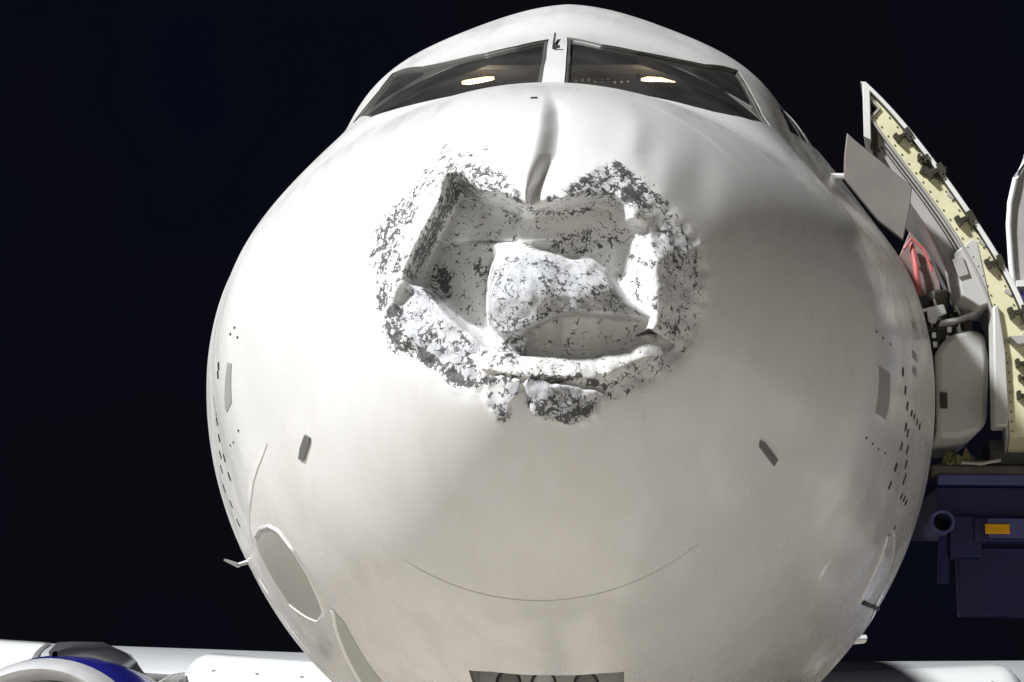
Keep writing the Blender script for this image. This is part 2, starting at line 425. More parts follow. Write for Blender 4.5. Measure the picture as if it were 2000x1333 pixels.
WIN = {-1: [(2.384, 1.6188), (2.317, 1.7279), (2.331, 1.8282), (2.531, 1.9373), (2.744, 2.042), (3.144, 2.1468), (2.904, 2.1948), (2.824, 2.2471), (2.797, 2.3038), (1.904, 2.1904), (1.824, 2.1206), (1.77, 2.0464), (1.73, 1.9679), (1.677, 1.7933), (1.704, 1.6101), (1.984, 1.6101)], 1: [(2.437, 1.5446), (2.344, 1.4181), (2.411, 1.309), (2.597, 1.2043), (2.771, 1.0996), (3.118, 1.0079), (2.877, 0.9512), (2.691, 0.9032), (2.331, 0.8465), (1.97, 0.9119), (1.824, 0.9861), (1.757, 1.0472), (1.717, 1.117), (1.677, 1.2479), (1.637, 1.3744), (1.69, 1.5359), (1.984, 1.5359)]}
for sg, lab in ((-1, "windshield pane with a lit cockpit lamp behind it, over the dented side"), (1, "windshield pane with a lamp and a thin arm behind it")):
    W = lambda L: [tuple(surf(s, a if sg > 0 else math.pi-a)) for s, a in L]
    window([tuple(surf(s, a)) for s, a in WIN[sg]], (.25*sg, -.62, .74), label=lab)
    window(W([(3.52, .955), (3.38, .865), (3.25, .785), (3.55, .775), (3.95, .76), (4.1, .83), (4.25, .90), (3.9, .93)]), (.8*sg, -.15, .6), name="side_window")
    window(W([(4.38, .88), (4.22, .82), (4.08, .765), (4.3, .755), (4.5, .75), (4.65, .80), (4.75, .84), (4.55, .86)]), (.85*sg, 0, .5), name="side_window")
# passenger door opening and nose wheel bay
dcut = [(0, 4.95, 1.42), (0, 5.75, 1.42), (0, 5.75, -.42), (0, 4.95, -.42)]
ins = cut_poly(bm, dcut, (1, 0, .0), faces=[f for f in bm.faces if 4.7 < f.calc_center_median().y < 6 and f.calc_center_median().x > .3 and -.7 < f.calc_center_median().z < 1.7])
bmesh.ops.delete(bm, geom=ins, context='FACES')
bay = [(-.292, 1.85, 0), (-.20, 1.79, 0), (0, 1.765, 0), (.20, 1.79, 0), (.285, 1.83, 0), (.29, 3.4, 0), (-.29, 3.4, 0)]
ins = cut_poly(bm, bay, (0, 0, -1), faces=[f for f in bm.faces if 1.4 < f.calc_center_median().y < 3.8 and f.calc_center_median().z < -1.2 and abs(f.calc_center_median().x) < .7])
bmesh.ops.delete(bm, geom=ins, context='FACES')
bm.to_mesh(fus.data); bm.free()
fus.data.polygons.foreach_set("use_smooth", [True]*len(fus.data.polygons))
sm = fus.modifiers.new("skin", 'SOLIDIFY'); sm.thickness = .022; sm.offset = -1; sm.material_offset = 1; sm.material_offset_rim = 1; fus.data.materials.append(M_inter)
es_ = fus.modifiers.new('split', 'EDGE_SPLIT'); es_.split_angle = math.radians(45)

# seam seal under the gap between radome and fuselage
ts = np.linspace(-math.pi, math.pi, 200, endpoint=False)
sv = []
for s_ in (SEAM-.03, SEAM+.04):
    p = surf(np.full(200, s_), ts); nrm = surfn(np.full(200, s_), ts); sv.append(p-nrm*.006)
air(fast_grid("radome_backing", np.concatenate(sv), 2, 200, M_seam, None, wrap=True))

# ------------------------------------------------------------------ the smashed radome
X0, Y0, STP = 620, 130, 2
NX, NY = 440, 390
gx, gy = np.meshgrid(X0+STP*np.arange(NX), Y0+STP*np.arange(NY))
def z1(pts): return [(680+a*.4576, 250+b*.4576) for a, b in pts]
def fill(poly):
    ins = np.zeros(gx.shape, bool); n = len(poly)
    for i in range(n):
        x1, y1 = poly[i]; x2, y2 = poly[(i+1) % n]
        if y1 == y2: continue
        c = ((y1 > gy) != (y2 > gy)) & (gx < (x2-x1)*(gy-y1)/(y2-y1)+x1); ins ^= c
    return ins.astype(float)
def blur(a, sig):
    sig /= STP; r = int(3*sig)+1; k = np.exp(-np.arange(-r, r+1)**2/(2*sig*sig)); k /= k.sum()
    p = np.pad(a, ((r, r), (0, 0)), mode='edge'); a = sum(k[i]*p[i:i+a.shape[0]] for i in range(2*r+1))
    p = np.pad(a, ((0, 0), (r, r)), mode='edge'); return sum(k[i]*p[:, i:i+a.shape[1]] for i in range(2*r+1))
def stroke(pts, w):
    d = np.full(gx.shape, 1e9)
    for (x1, y1), (x2, y2) in zip(pts[:-1], pts[1:]):
        L2 = (x2-x1)**2+(y2-y1)**2+1e-9; t = np.clip(((gx-x1)*(x2-x1)+(gy-y1)*(y2-y1))/L2, 0, 1)
        d = np.minimum(d, np.hypot(gx-x1-t*(x2-x1), gy-y1-t*(y2-y1)))
    return np.clip(1.5-d/w, 0, 1)
def rnd(sig):
    a = blur(RS.randn(*gx.shape), sig); return a/a.std()
def ss(x): x = np.clip(x, 0, 1); return x*x*(3-2*x)
ZX, ZY = (gx-680)/.4576, (gy-250)/.4576          # the close-up's own grid
warp = rnd(14)*7+rnd(5)*3.5
def fillw(poly, k=1.0):
    """outline with a torn, uneven edge"""
    f = blur(fill(poly), 8); return f, np.clip((f-.5+k*.018*warp)*6+.5, 0, 1)*(f > .06)

OUT = z1([(440, 150), (380, 300), (250, 330), (120, 440), (90, 600), (170, 690), (150, 830), (200, 950), (300, 1000), (430, 1110), (560, 1130), (620, 1180), (760, 1150), (900, 1180), (1060, 1170), (1250, 1120), (1400, 1010), (1490, 890), (1530, 700), (1490, 480), (1350, 340), (1220, 210), (1080, 180), (960, 260), (780, 330), (720, 240), (600, 170)])
CAV = z1([(450, 205), (405, 330), (345, 440), (285, 560), (255, 640), (330, 690), (410, 780), (490, 860), (580, 930), (620, 960), (740, 975), (900, 990), (1040, 990), (1130, 965), (1210, 915), (1290, 860), (1320, 800), (1310, 690), (1295, 560), (1265, 420), (1200, 400), (1165, 320), (1080, 290), (930, 325), (780, 350), (720, 330), (670, 305), (560, 285), (490, 240)])
BUL = z1([(600, 640), (615, 575), (655, 530), (720, 513), (790, 512), (860, 530), (930, 560), (1050, 565), (1110, 610), (1180, 720), (1290, 800), (1310, 822), (1240, 822), (1150, 812), (980, 795), (900, 805), (800, 850), (730, 890), (640, 900), (605, 860), (590, 760)])
NECK = z1([(610, 840), (740, 860), (790, 900), (760, 985), (700, 1010), (600, 1000), (560, 960), (620, 920)])
FL1 = z1([(585, 1065), (735, 1075), (735, 1130), (690, 1180), (695, 1250), (640, 1260), (610, 1190), (590, 1150)])
FL2 = z1([(755, 1075), (900, 1090), (1100, 1130), (1075, 1190), (1020, 1240), (960, 1275), (870, 1250), (790, 1235), (755, 1170)])
LROT = z1([(230, 680), (300, 680), (420, 790), (500, 870), (590, 940), (560, 1010), (560, 1090), (430, 1060), (320, 990), (240, 890), (200, 760)])

H = np.zeros(gx.shape)
o_, ow = fillw(OUT, 1.5)
H += .006*blur(ow, 3.5)+.022*blur(fill(OUT), 26)
cav = fill(CAV); cavb = np.clip(blur(cav, 7)+.10*(blur(cav, 9)*(1-blur(cav, 9))*4)*rnd(11)*.6, 0, 1)
wall = ss((1330-ZX)/190)*(ZY > 380)+(ZY <= 380)                      # the far side wall climbs gently
wall = np.where(ZX < 1000, 1, wall)
lipr = ss((1075-ZY-.0*ZX)/130)
DEPTH = .215+.085*ss((800-ZX)/120)+.035*ss((ZY-470)/14)*ss((900-ZX)/60+.5)                  # ledge across the floor
DEPTH = DEPTH+.07*ss((735-ZX)/30)*ss((485-ZY)/10)*ss((ZX-420)/140)
DEPTH *= (.25+.75*wall)
H = np.maximum(H, H*(1-cavb)+cavb*DEPTH)
# lower lip: from the cavity floor out to the skin, facing up
lipz = fill(z1([(570, 960), (740, 960), (900, 985), (1040, 985), (1140, 955), (1290, 860), (1400, 930), (1300, 1010), (1180, 1085), (1050, 1075), (900, 1065), (740, 1065), (560, 1030)]))
lipc = 985-55*ss((ZX-1040)/240)*1.6-25*ss((740-ZX)/100)
lr = np.clip((ZY-lipc+12)/95, 0, 1)
H = np.where(blur(lipz, 2) > .5, np.minimum(H+.0, .19*(1-lr)+.015)+0*H, H)
H = np.where((blur(lipz, 2) > .5), np.where(lr < .02, .16, .085*(1-lr)**1.3+.012), H)
# lower left torn slope
f = blur(fill(LROT), 7); side = ss(((ZX-200)*.62-(ZY-700)*.78+210)/330)
H = H*(1-f)+f*(.015+.10*side)
# central lump of crushed skin
bf = blur(fill(BUL), 4.0); top = ss((ZY-500)/230)
bd = .15-.085*top-.02*np.exp(-((ZX-760)/150)**2-((ZY-680)/120)**2)
H = H*(1-bf)+bf*bd
nf = blur(fill(NECK), 6); H = H*(1-nf)+nf*np.minimum(H, .10)
# hanging torn flaps
for P_, hgt in ((FL1, .040), (FL2, .045)):
    f, fwp = fillw(P_, 1.2); f = blur(fwp, 2.2); yy = np.array(P_)[:, 1]
    g = np.clip((gy-yy.min())/(yy.max()-yy.min()), 0, 1)
    H = H*(1-f)+f*(.012-hgt*g**.7)
# crumpled relief
rough = np.clip(blur(fill(OUT), 16)*1.25, 0, 1)
cavin = blur(fill(CAV), 8)*(1-bf)
flat = np.clip(cavin*fill(z1([(400, 300), (1200, 340), (1180, 480), (640, 500), (590, 880), (430, 760), (350, 520)])), 0, 1); flat = blur(flat, 6)
H += (rnd(22)*.0065+rnd(9)*.0028+rnd(4)*.0007)*rough*(1-.8*flat)
fl1, fl2 = blur(fill(z1([(560, 240), (700, 300), (690, 345), (600, 330), (560, 300)])), 6), 0
H -= .05*fl1
# vertical step on the floor (joint of the inner antenna plate)
H += .006*(np.exp(-((ZX-718)/7)**2)*((ZY > 350) & (ZY < 470)))*3
# long crease running up from the hole
LE = [(180, 1062), (215, 1057), (260, 1050), (300, 1040), (345, 1027), (380, 1025), (404, 1029)]
RE = [(180, 1078), (195, 1083), (215, 1091), (250, 1094), (300, 1088), (335, 1068), (385, 1041), (404, 1032)]
le = np.interp(gy, [a for a, b in LE], [b for a, b in LE]); re_ = np.interp(gy, [a for a, b in RE], [b for a, b in RE])
wy = ss((gy-172)/60)*ss((430-gy)/40)
u = np.clip((gx-le)/np.maximum(re_-le, 2), 0, 1)
cd_ = .062*wy*np.where(gx < le, 0, ss(u)**1.0)*np.where(gx > re_, np.exp(-np.maximum(gx-re_, 0)/75.), 1)
H += cd_ - .012*wy*np.exp(-np.maximum(le-gx, 0)/40.)*(gx <= le)-.012*wy*np.where((gx > le), (1-u), 0)
# soft buckles to the side of it
rid = np.interp(gy, [150, 200, 235, 300, 380], [1215, 1228, 1240, 1236, 1270])
H -= .014*np.exp(-((gx-rid)/30.)**2)*np.exp(-((gy-260)/60.)**2)
H += .040*np.where(gx > rid, np.exp(-(gx-rid)/70.)*ss((gx-rid)/80), 0)*np.exp(-((gy-275)/75.)**2)
H += .018*np.exp(-((gx-1370)/38.)**2-((gy-340)/70.)**2)-.008*np.exp(-((gx-1300)/25.)**2-((gy-330)/60.)**2)
H += rnd(40)*.013*np.exp(-((gx-1230)/150.)**2-((gy-270)/80.)**2)+rnd(30)*.007*np.exp(-((gx-960)/80.)**2-((gy-260)/60.)**2)
H += .008*np.exp(-((gx-960)/50.)**2-((gy-280)/22.)**2)

# paint loss map
FK = np.zeros(gx.shape)
def fk(poly, d, b=9, k=0.0):
    global FK
    FK = np.maximum(FK, d*blur(fill(z1(poly)), b))
def sk(pts, w, d):
    global FK
    p = z1(pts); FK = np.maximum(FK, d*blur(stroke(p, w), 3))
FK = np.maximum(FK, .40*blur(ow, 5))
fk([(80, 600), (100, 440), (190, 320), (280, 250), (320, 290), (290, 400), (230, 520), (200, 600), (130, 660)], .80)
sk([(445, 170), (450, 240), (400, 340), (345, 440), (290, 560)], 13, .95)
fk([(440, 130), (520, 130), (650, 160), (730, 250), (710, 300), (600, 300), (480, 300), (430, 240)], .80)
sk([(480, 115), (520, 120)], 8, .8); sk([(570, 90), (615, 95)], 5, .8)
fk([(900, 300), (950, 250), (1050, 170), (1150, 145), (1280, 230), (1350, 320), (1330, 370), (1200, 370), (1080, 300), (1000, 300)], .78)
sk([(960, 260), (1060, 190), (1150, 165), (1260, 250), (1330, 320)], 12, .85)
sk([(780, 345), (900, 355), (1000, 345), (1060, 320)], 9, .75)
fk([(1200, 400), (1330, 380), (1450, 480), (1520, 600), (1500, 800), (1440, 900), (1360, 860), (1350, 700), (1300, 560)], .58)
sk([(1220, 540), (1270, 580), (1310, 570)], 8, .9); sk([(1240, 600), (1250, 740)], 6, .85)
sk([(1310, 760), (1370, 850), (1400, 920)], 8, .8)
FK = np.maximum(FK, .54*blur(fill(BUL), 6))
fk([(820, 820), (1260, 820), (1200, 930), (1000, 970), (800, 960), (780, 880)], .42)
fk([(870, 420), (1180, 390), (1200, 480), (1080, 540), (900, 520)], .58)
sk([(890, 480), (900, 510), (1000, 530), (1080, 500), (1180, 440)], 9, .8); sk([(1120, 340), (1150, 400), (1170, 450)], 6, .8)
fk([(560, 390), (700, 380), (710, 460), (600, 460)], .58)
fk([(350, 560), (430, 600), (430, 760), (350, 760), (290, 690)], .85, 6)
sk([(430, 860), (490, 900), (560, 960)], 8, .8); sk([(600, 800), (600, 850)], 9, .8)
sk([(500, 500), (560, 480), (650, 485)], 6, .75)
fk([(140, 830), (180, 720), (240, 770), (230, 870), (350, 960), (500, 1050), (590, 1080), (560, 1130), (450, 1110), (330, 1030), (240, 960), (190, 970)], .97, 6)
fk([(210, 700), (300, 700), (560, 960), (560, 1060), (430, 1030), (320, 960), (240, 860)], .58)
fk([(600, 900), (760, 880), (790, 920), (730, 1030), (620, 1040)], .75)
sk([(420, 130), (330, 230), (260, 330), (210, 440)], 26, .62); sk([(230, 560), (150, 640), (140, 740)], 24, .66); sk([(200, 680), (250, 640), (280, 560)], 14, .8)
sk([(700, 250), (740, 320), (720, 380)], 10, .7); sk([(860, 300), (940, 270)], 9, .7); sk([(1340, 340), (1420, 440), (1480, 560)], 16, .66); sk([(590, 1080), (740, 1060), (900, 1075)], 12, .8)
g1 = np.clip((gy-735)/80, 0, 1)
for P_, b_ in ((FL1, 5), (FL2, 5)): FK = np.maximum(FK, blur(fill(P_), b_)*(.45+.55*np.clip((gy-760)/60, 0, 1)))
sk([(740, 1075), (900, 1080), (1000, 1060), (1100, 1110), (1180, 1060)], 9, .85)
fk([(1180, 990), (1300, 960), (1420, 900), (1400, 1010), (1260, 1120), (1100, 1180), (1080, 1120)], .55)
CORE = np.clip(.85*blur(fill(CAV), 5)*(1-.55*bf)*(1-.9*blur(lipz, 3)), 0, 1)
CORE = np.maximum(CORE, .38*blur(fill(z1([(1300, 380), (1450, 460), (1530, 600), (1500, 860), (1420, 1000), (1200, 1150), (760, 1150), (760, 1080), (1150, 1090), (1300, 960), (1370, 840), (1340, 600)])), 8))
CORE = np.maximum(CORE, .9*blur(fill(FL1), 5)); CORE = np.maximum(CORE, .8*blur(fill(FL2), 5))

NR, NTR = 250, 1100
rs_ = np.linspace(.012, 1, NR)**1.0
sr = (rs_**2)*(SEAM-.0004)
tr_ = np.linspace(-math.pi, math.pi, NTR, endpoint=False)
S2, T2 = np.meshgrid(sr, tr_, indexing='ij')
RV = surf(S2, T2).reshape(-1, 3)
d = RV-EYE; dep = d@fw
px = 1000+fpx*(d@r2)/dep; py = 666.5-fpx*(d@u2)/dep
def samp(A):
    x = np.clip((px-X0)/STP, 0, NX-1.001); y = np.clip((py-Y0)/STP, 0, NY-1.001)
    i, j = x.astype(int), y.astype(int); a, b = x-i, y-j
    return A[j, i]*(1-a)*(1-b)+A[j, i+1]*a*(1-b)+A[j+1, i]*(1-a)*b+A[j+1, i+1]*a*b
edge = np.clip(np.minimum(np.minimum(gx-X0, X0+STP*(NX-1)-gx), np.minimum(gy-Y0, Y0+STP*(NY-1)-gy))/20., 0, 1)
rimfade = np.clip((SEAM-.0004-S2.ravel())/.05, 0, 1)
IN = np.array([-.05, .965, .254]); IN /= np.linalg.norm(IN)
hv = samp(H*edge)*rimfade
RV = RV+hv[:, None]*IN
V0 = RV.reshape(NR, NTR, 3)[0].mean(0)
rad = fast_grid("radome", RV, NR, NTR, M_radome, None, wrap=True)
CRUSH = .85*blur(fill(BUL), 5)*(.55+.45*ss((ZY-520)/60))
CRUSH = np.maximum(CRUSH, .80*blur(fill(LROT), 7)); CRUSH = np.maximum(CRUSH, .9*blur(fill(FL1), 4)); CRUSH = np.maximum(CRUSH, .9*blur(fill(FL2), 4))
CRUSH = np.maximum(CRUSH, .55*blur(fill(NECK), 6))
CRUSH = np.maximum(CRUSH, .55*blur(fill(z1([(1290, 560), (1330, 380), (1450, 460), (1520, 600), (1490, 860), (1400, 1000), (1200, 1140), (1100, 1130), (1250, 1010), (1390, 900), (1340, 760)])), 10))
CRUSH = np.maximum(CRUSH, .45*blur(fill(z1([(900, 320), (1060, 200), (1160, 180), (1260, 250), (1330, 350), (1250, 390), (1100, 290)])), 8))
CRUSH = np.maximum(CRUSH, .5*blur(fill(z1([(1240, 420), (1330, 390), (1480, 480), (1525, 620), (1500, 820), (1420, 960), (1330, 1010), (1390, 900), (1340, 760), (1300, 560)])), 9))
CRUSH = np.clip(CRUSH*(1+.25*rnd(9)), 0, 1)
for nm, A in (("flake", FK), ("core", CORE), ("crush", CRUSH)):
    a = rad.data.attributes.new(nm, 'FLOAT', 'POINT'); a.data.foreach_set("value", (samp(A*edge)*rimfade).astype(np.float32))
bm = bmesh.new(); bm.from_mesh(rad.data)
bm.verts.ensure_lookup_table()
bm.faces.new([bm.verts[i] for i in range(NTR)])
bmesh.ops.triangulate(bm, faces=[f for f in bm.faces if len(f.verts) > 4])
bmesh.ops.recalc_face_normals(bm, faces=bm.faces); bm.to_mesh(rad.data); bm.free()
rad.data.polygons.foreach_set("use_smooth", [True]*len(rad.data.polygons))
rad["label"] = "smashed and torn white nose cone with black flaked paint"
air(rad)

# ------------------------------------------------------------------ plates, modelled reflections and stencils on the skin
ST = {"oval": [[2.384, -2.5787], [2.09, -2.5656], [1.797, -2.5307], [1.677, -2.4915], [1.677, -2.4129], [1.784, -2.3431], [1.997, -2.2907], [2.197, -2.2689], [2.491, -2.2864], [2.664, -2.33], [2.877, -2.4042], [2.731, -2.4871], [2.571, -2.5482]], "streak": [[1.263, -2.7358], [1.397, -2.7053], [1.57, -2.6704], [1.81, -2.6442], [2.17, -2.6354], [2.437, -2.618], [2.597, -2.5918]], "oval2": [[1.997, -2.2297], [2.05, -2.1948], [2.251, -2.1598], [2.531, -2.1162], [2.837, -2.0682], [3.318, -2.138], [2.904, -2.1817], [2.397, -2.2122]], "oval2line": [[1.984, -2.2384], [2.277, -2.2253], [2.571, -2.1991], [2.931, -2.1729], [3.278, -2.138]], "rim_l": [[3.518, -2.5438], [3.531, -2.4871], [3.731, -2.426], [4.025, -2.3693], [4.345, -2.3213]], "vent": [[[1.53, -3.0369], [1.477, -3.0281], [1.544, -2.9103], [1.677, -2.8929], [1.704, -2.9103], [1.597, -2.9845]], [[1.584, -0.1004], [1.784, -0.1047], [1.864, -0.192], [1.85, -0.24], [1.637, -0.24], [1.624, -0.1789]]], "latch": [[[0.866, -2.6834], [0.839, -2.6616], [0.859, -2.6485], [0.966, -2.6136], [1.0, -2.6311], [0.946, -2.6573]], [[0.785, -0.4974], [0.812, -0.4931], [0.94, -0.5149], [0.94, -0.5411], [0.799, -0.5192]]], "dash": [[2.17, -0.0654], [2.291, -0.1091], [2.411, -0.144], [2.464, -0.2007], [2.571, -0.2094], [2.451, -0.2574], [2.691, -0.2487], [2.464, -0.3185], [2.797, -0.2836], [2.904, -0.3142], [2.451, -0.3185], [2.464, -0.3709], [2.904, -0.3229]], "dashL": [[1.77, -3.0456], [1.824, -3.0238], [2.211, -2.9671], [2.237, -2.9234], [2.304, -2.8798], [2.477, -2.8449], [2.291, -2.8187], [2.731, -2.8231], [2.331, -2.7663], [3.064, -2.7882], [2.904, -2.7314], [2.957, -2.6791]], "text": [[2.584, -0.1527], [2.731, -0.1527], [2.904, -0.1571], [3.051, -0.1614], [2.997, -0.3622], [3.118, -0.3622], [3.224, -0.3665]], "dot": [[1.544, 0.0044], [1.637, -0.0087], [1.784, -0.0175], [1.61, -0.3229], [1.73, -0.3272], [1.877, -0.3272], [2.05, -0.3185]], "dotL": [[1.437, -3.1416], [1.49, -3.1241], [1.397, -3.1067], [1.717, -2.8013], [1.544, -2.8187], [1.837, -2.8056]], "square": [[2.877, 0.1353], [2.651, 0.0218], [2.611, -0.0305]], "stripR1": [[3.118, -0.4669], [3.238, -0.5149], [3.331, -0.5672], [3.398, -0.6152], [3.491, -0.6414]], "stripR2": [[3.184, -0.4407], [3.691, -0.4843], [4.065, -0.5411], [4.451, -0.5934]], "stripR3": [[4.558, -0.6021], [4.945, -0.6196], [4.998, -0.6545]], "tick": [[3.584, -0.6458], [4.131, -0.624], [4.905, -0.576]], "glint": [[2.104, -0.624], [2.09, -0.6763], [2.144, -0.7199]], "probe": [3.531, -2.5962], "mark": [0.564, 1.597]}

def patch(name, poly, m, off=.004, rings=5, label=None):
    P = np.array(poly, float); n = len(P)
    Q = np.concatenate([P+(np.roll(P, -1, 0)-P)*k/4. for k in range(4)]).reshape(4, n, 2).transpose(1, 0, 2).reshape(-1, 2)
    c = P.mean(0); V = []; F = []; m_ = len(Q)
    for k in range(rings, 0, -1):
        q = c+(Q-c)*k/rings; V.append(surf(q[:, 0], q[:, 1])+surfn(q[:, 0], q[:, 1])*off)
    q = Q; V.insert(0, surf(q[:, 0], q[:, 1])-surfn(q[:, 0], q[:, 1])*.004)
    V.append((surf(c[:1], c[1:])+surfn(c[:1], c[1:])*off))
    V = np.concatenate(V)
    for k in range(rings):
        F += [(k*m_+i, k*m_+(i+1) % m_, (k+1)*m_+(i+1) % m_, (k+1)*m_+i) for i in range(m_)]
    F += [(rings*m_+i, rings*m_+(i+1) % m_, (rings+1)*m_) for i in range(m_)]
    o = mesh_np(name, V, F, m, None, False)
    if label: o["label"] = label
    return o
def resample(pts, n=24, closed=False):
    P = np.array(pts, float)
    if closed: P = np.vstack([P, P[:1]])
    d = np.arange(len(P)); x = np.linspace(0, len(P)-1, n)
    return np.stack([np.interp(x, d, P[:, 0]), np.interp(x, d, P[:, 1])], -1)
def ribbon(name, pts, w, m, off=.004, n=24, closed=False, label=None):
    q = resample(pts, n, closed); 
    if not closed and n > 6:
        for _ in range(2): q[1:-1] = (q[:-2]+2*q[1:-1]+q[2:])/4
    p = surf(q[:, 0], q[:, 1]); nn = surfn(q[:, 0], q[:, 1])
    t = np.gradient(p, axis=0); t /= np.linalg.norm(t, axis=1, keepdims=True)+1e-9; b = np.cross(nn, t)
    ww = np.full(n, w) if np.isscalar(w) else np.interp(np.linspace(0, 1, n), np.linspace(0, 1, len(w)), w)
    V = []; F = []
    for i in range(n):
        V += [p[i]-b[i]*ww[i]/2-nn[i]*.003, p[i]-b[i]*ww[i]/2+nn[i]*off, p[i]+b[i]*ww[i]/2+nn[i]*off, p[i]+b[i]*ww[i]/2-nn[i]*.003]
    for i in range(n-1):
        for k in range(3): F.append((4*i+k, 4*i+k+1, 4*i+k+5, 4*i+k+4))
    o = mesh_np(name, V, F, m, None, False)
    if label: o["label"] = label
    return o

def skin_tube(name, pts, r, n=24, closed=False):
    q = resample(pts, n, closed)
    if not closed:
        for _ in range(2): q[1:-1] = (q[:-2]+2*q[1:-1]+q[2:])/4
    rr = r if not isinstance(r, list) else list(np.interp(np.linspace(0, 1, n), np.linspace(0, 1, len(r)), r))
    if closed: q = q[:-1]
    p = surf(q[:, 0], q[:, 1])
    return MB().tube([tuple(v) for v in p], rr, 12, closed).build(name, M_refl_rim, None, True)

for i in (0, 1):
    air(patch("static_port_plate", ST["vent"][i], M_grey, .003))
    air(patch("radome_latch", ST["latch"][i], M_latch, .006))
o = air(patch("reflection_patch", ST["oval"], M_refl_patch, .003, 8, "oval grey shape standing in for a glossy reflection low on the nose, with a white rim"))  # reflection in the gloss paint, built as a thin grey plate
r_ = skin_tube("reflection_rim", ST["oval"], .008, 60, True); r_.parent = o  # bright edge of that reflection, built as a tube
o = air(patch("reflection_patch", ST["oval2"], M_refl_patch, .003, 6, "long grey shape standing in for a glossy reflection near the nose wheel bay"))  # second hull reflection put into a grey plate
r_ = skin_tube("reflection_rim", ST["oval2line"], .012, 30); r_.parent = o  # its light line, also reflection made solid
air(ribbon("reflection_streak", ST["streak"], [.004, .02, .028, .026, .02], M_refl_streak, .003, 30))  # white reflected streak, painted as a ribbon
air(ribbon("reflection_streak", ST["rim_l"], [.01, .04, .05, .03], M_refl_streak, .003, 30))  # bright reflection along the hull edge, painted as a ribbon
for k in ("stripR1", "stripR2", "stripR3"): air(ribbon("reflection_streak", ST[k], [.02, .045, .06, .07], M_refl_streak, .006, 24))  # reflected streaks on the other side, painted white
air(ribbon("reflection_streak", ST["glint"], [.006, .022, .006], M_refl_streak, .005, 16))  # glint painted as a small white ribbon
air(ribbon("tick_mark", ST["tick"], .02, M_mark, .009, 10))  # thin dark ribbon low on the hull side
def mark(st, ls, lt, m=M_mark, name="stencil_mark"):
    s, t = st; r = 1.6
    return air(patch(name, [(s-ls/2, t-lt/2/r), (s+ls/2, t-lt/2/r), (s+ls/2, t+lt/2/r), (s-ls/2, t+lt/2/r)], m, .003, 1))
for st in ST["dash"]: mark(st, .040, .038)
for i, st in enumerate(ST["dashL"]): mark(st, .09 if i == 2 else .05, .085 if i == 2 else .035, M_grey if i == 2 else M_mark)
for st in ST["text"]:
    s, t = st
    for k in range(2): mark((s+.03*k, t+.004*k), .010, .026)
for st in ST["dot"]+ST["dotL"]: mark(st, .016, .010)
mark(ST["square"][0], .16, .035, M_grey); mark(ST["square"][1], .22, .05, M_grey); mark(ST["square"][2], .16, .035, M_grey)
mark(ST["mark"], .02, .05)
air(ribbon("radome_seam", [(SEAM-.0004, a) for a in np.linspace(-2.30, -.92, 12)], [.0008, .0022, .004, .004, .0022, .0008], M_seam, .0012, 90))
# probe sticking out low on the hull
mb = MB(); mb.tube([(-1.47, 3.70, -1.04), (-1.555, 3.70, -1.066)], [.014, .010], 8); mb.tube([(-1.556, 3.72, -1.066), (-1.575, 3.50, -1.066)], [.012, .006], 8)
air(mb.build("pitot_probe", M_steel, smooth=True))
# centre post blade
mb = MB(); mb.box((-.022, 2.24, 1.0), (.007, .26, .012), Matrix.Rotation(.60, 3, 'X')); mb.box((-.008, 2.12, .925), (.030, .02, .010), Matrix.Rotation(.60, 3, 'X'))
air(mb.build("post_fitting", M_seal))

# cockpit
ls_ = np.linspace(2.0, 4.2, 20); lt_ = np.linspace(-.2, math.pi+.2, 50)
A, B = np.meshgrid(ls_, lt_, indexing='ij'); zc = .3
p = surf(A, B); p[..., 0] *= .90; p[..., 2] = zc+(p[..., 2]-zc)*.90
KEEP = []
# lining: overhead panel, side walls below the sills and rear bulkhead
mb = MB(); q = surf(np.full(40, 4.2), np.linspace(-.6, math.pi+.6, 40))
mb.add([(x*.95, 4.2, z*.95) for x, y, z in q], [tuple(range(40))]); air(mb.build("cockpit_bulkhead", M_inter))
mb = MB(); V = []
for y, hw, z in ((2.78, .34, 1.10), (3.1, .52, 1.16), (3.6, .80, 1.24), (4.15, .98, 1.33)): V += [(-hw, y, z), (hw, y, z), (-hw*.95, y, z+.05), (hw*.95, y, z+.05)]
F = [(0, 1, 3, 2), (12, 13, 15, 14)]
for i in range(3): F += [(4*i, 4*i+1, 4*i+5, 4*i+4), (4*i+2, 4*i+3, 4*i+7, 4*i+6), (4*i, 4*i+2, 4*i+6, 4*i+4), (4*i+1, 4*i+3, 4*i+7, 4*i+5)]
air(mb.add(V, F).build("overhead_panel", M_inter))
for sg in (-1, 1):
    q_ = [(s_, a_ if sg > 0 else math.pi-a_) for s_ in (2.3, 2.9, 3.5, 4.15) for a_ in (.15, .35, .55)]
    V = [tuple(np.array(surf(s_, a_))*[.93, 1, .93]) for s_, a_ in q_]
    air(MB().add(V, [(3*i+j, 3*i+j+1, 3*i+j+4, 3*i+j+3) for i in range(3) for j in range(2)]).build("side_lining", M_inter, smooth=True))
mb = MB(); mb.box((0, 2.45, .40), (1.5, .5, .10)); air(mb.build("glareshield", M_seal, bevel=.03))
mb = MB(); mb.box((0, 3.2, .1), (2.0, 2.0, .05)); air(mb.build("cockpit_floor", M_inter))
for sg in (-1, 1):
    st_ = MB(); st_.box((.48*sg, 3.30, .52), (.46, .14, .62), Matrix.Rotation(-.12, 3, 'X'))
    o = air(st_.build("pilot_seat", M_seat, bevel=.04))
    h = MB(); h.box((.48*sg, 3.36, .93), (.26, .09, .16)); h = h.build("headrest", M_seat, bevel=.03); h.parent = o
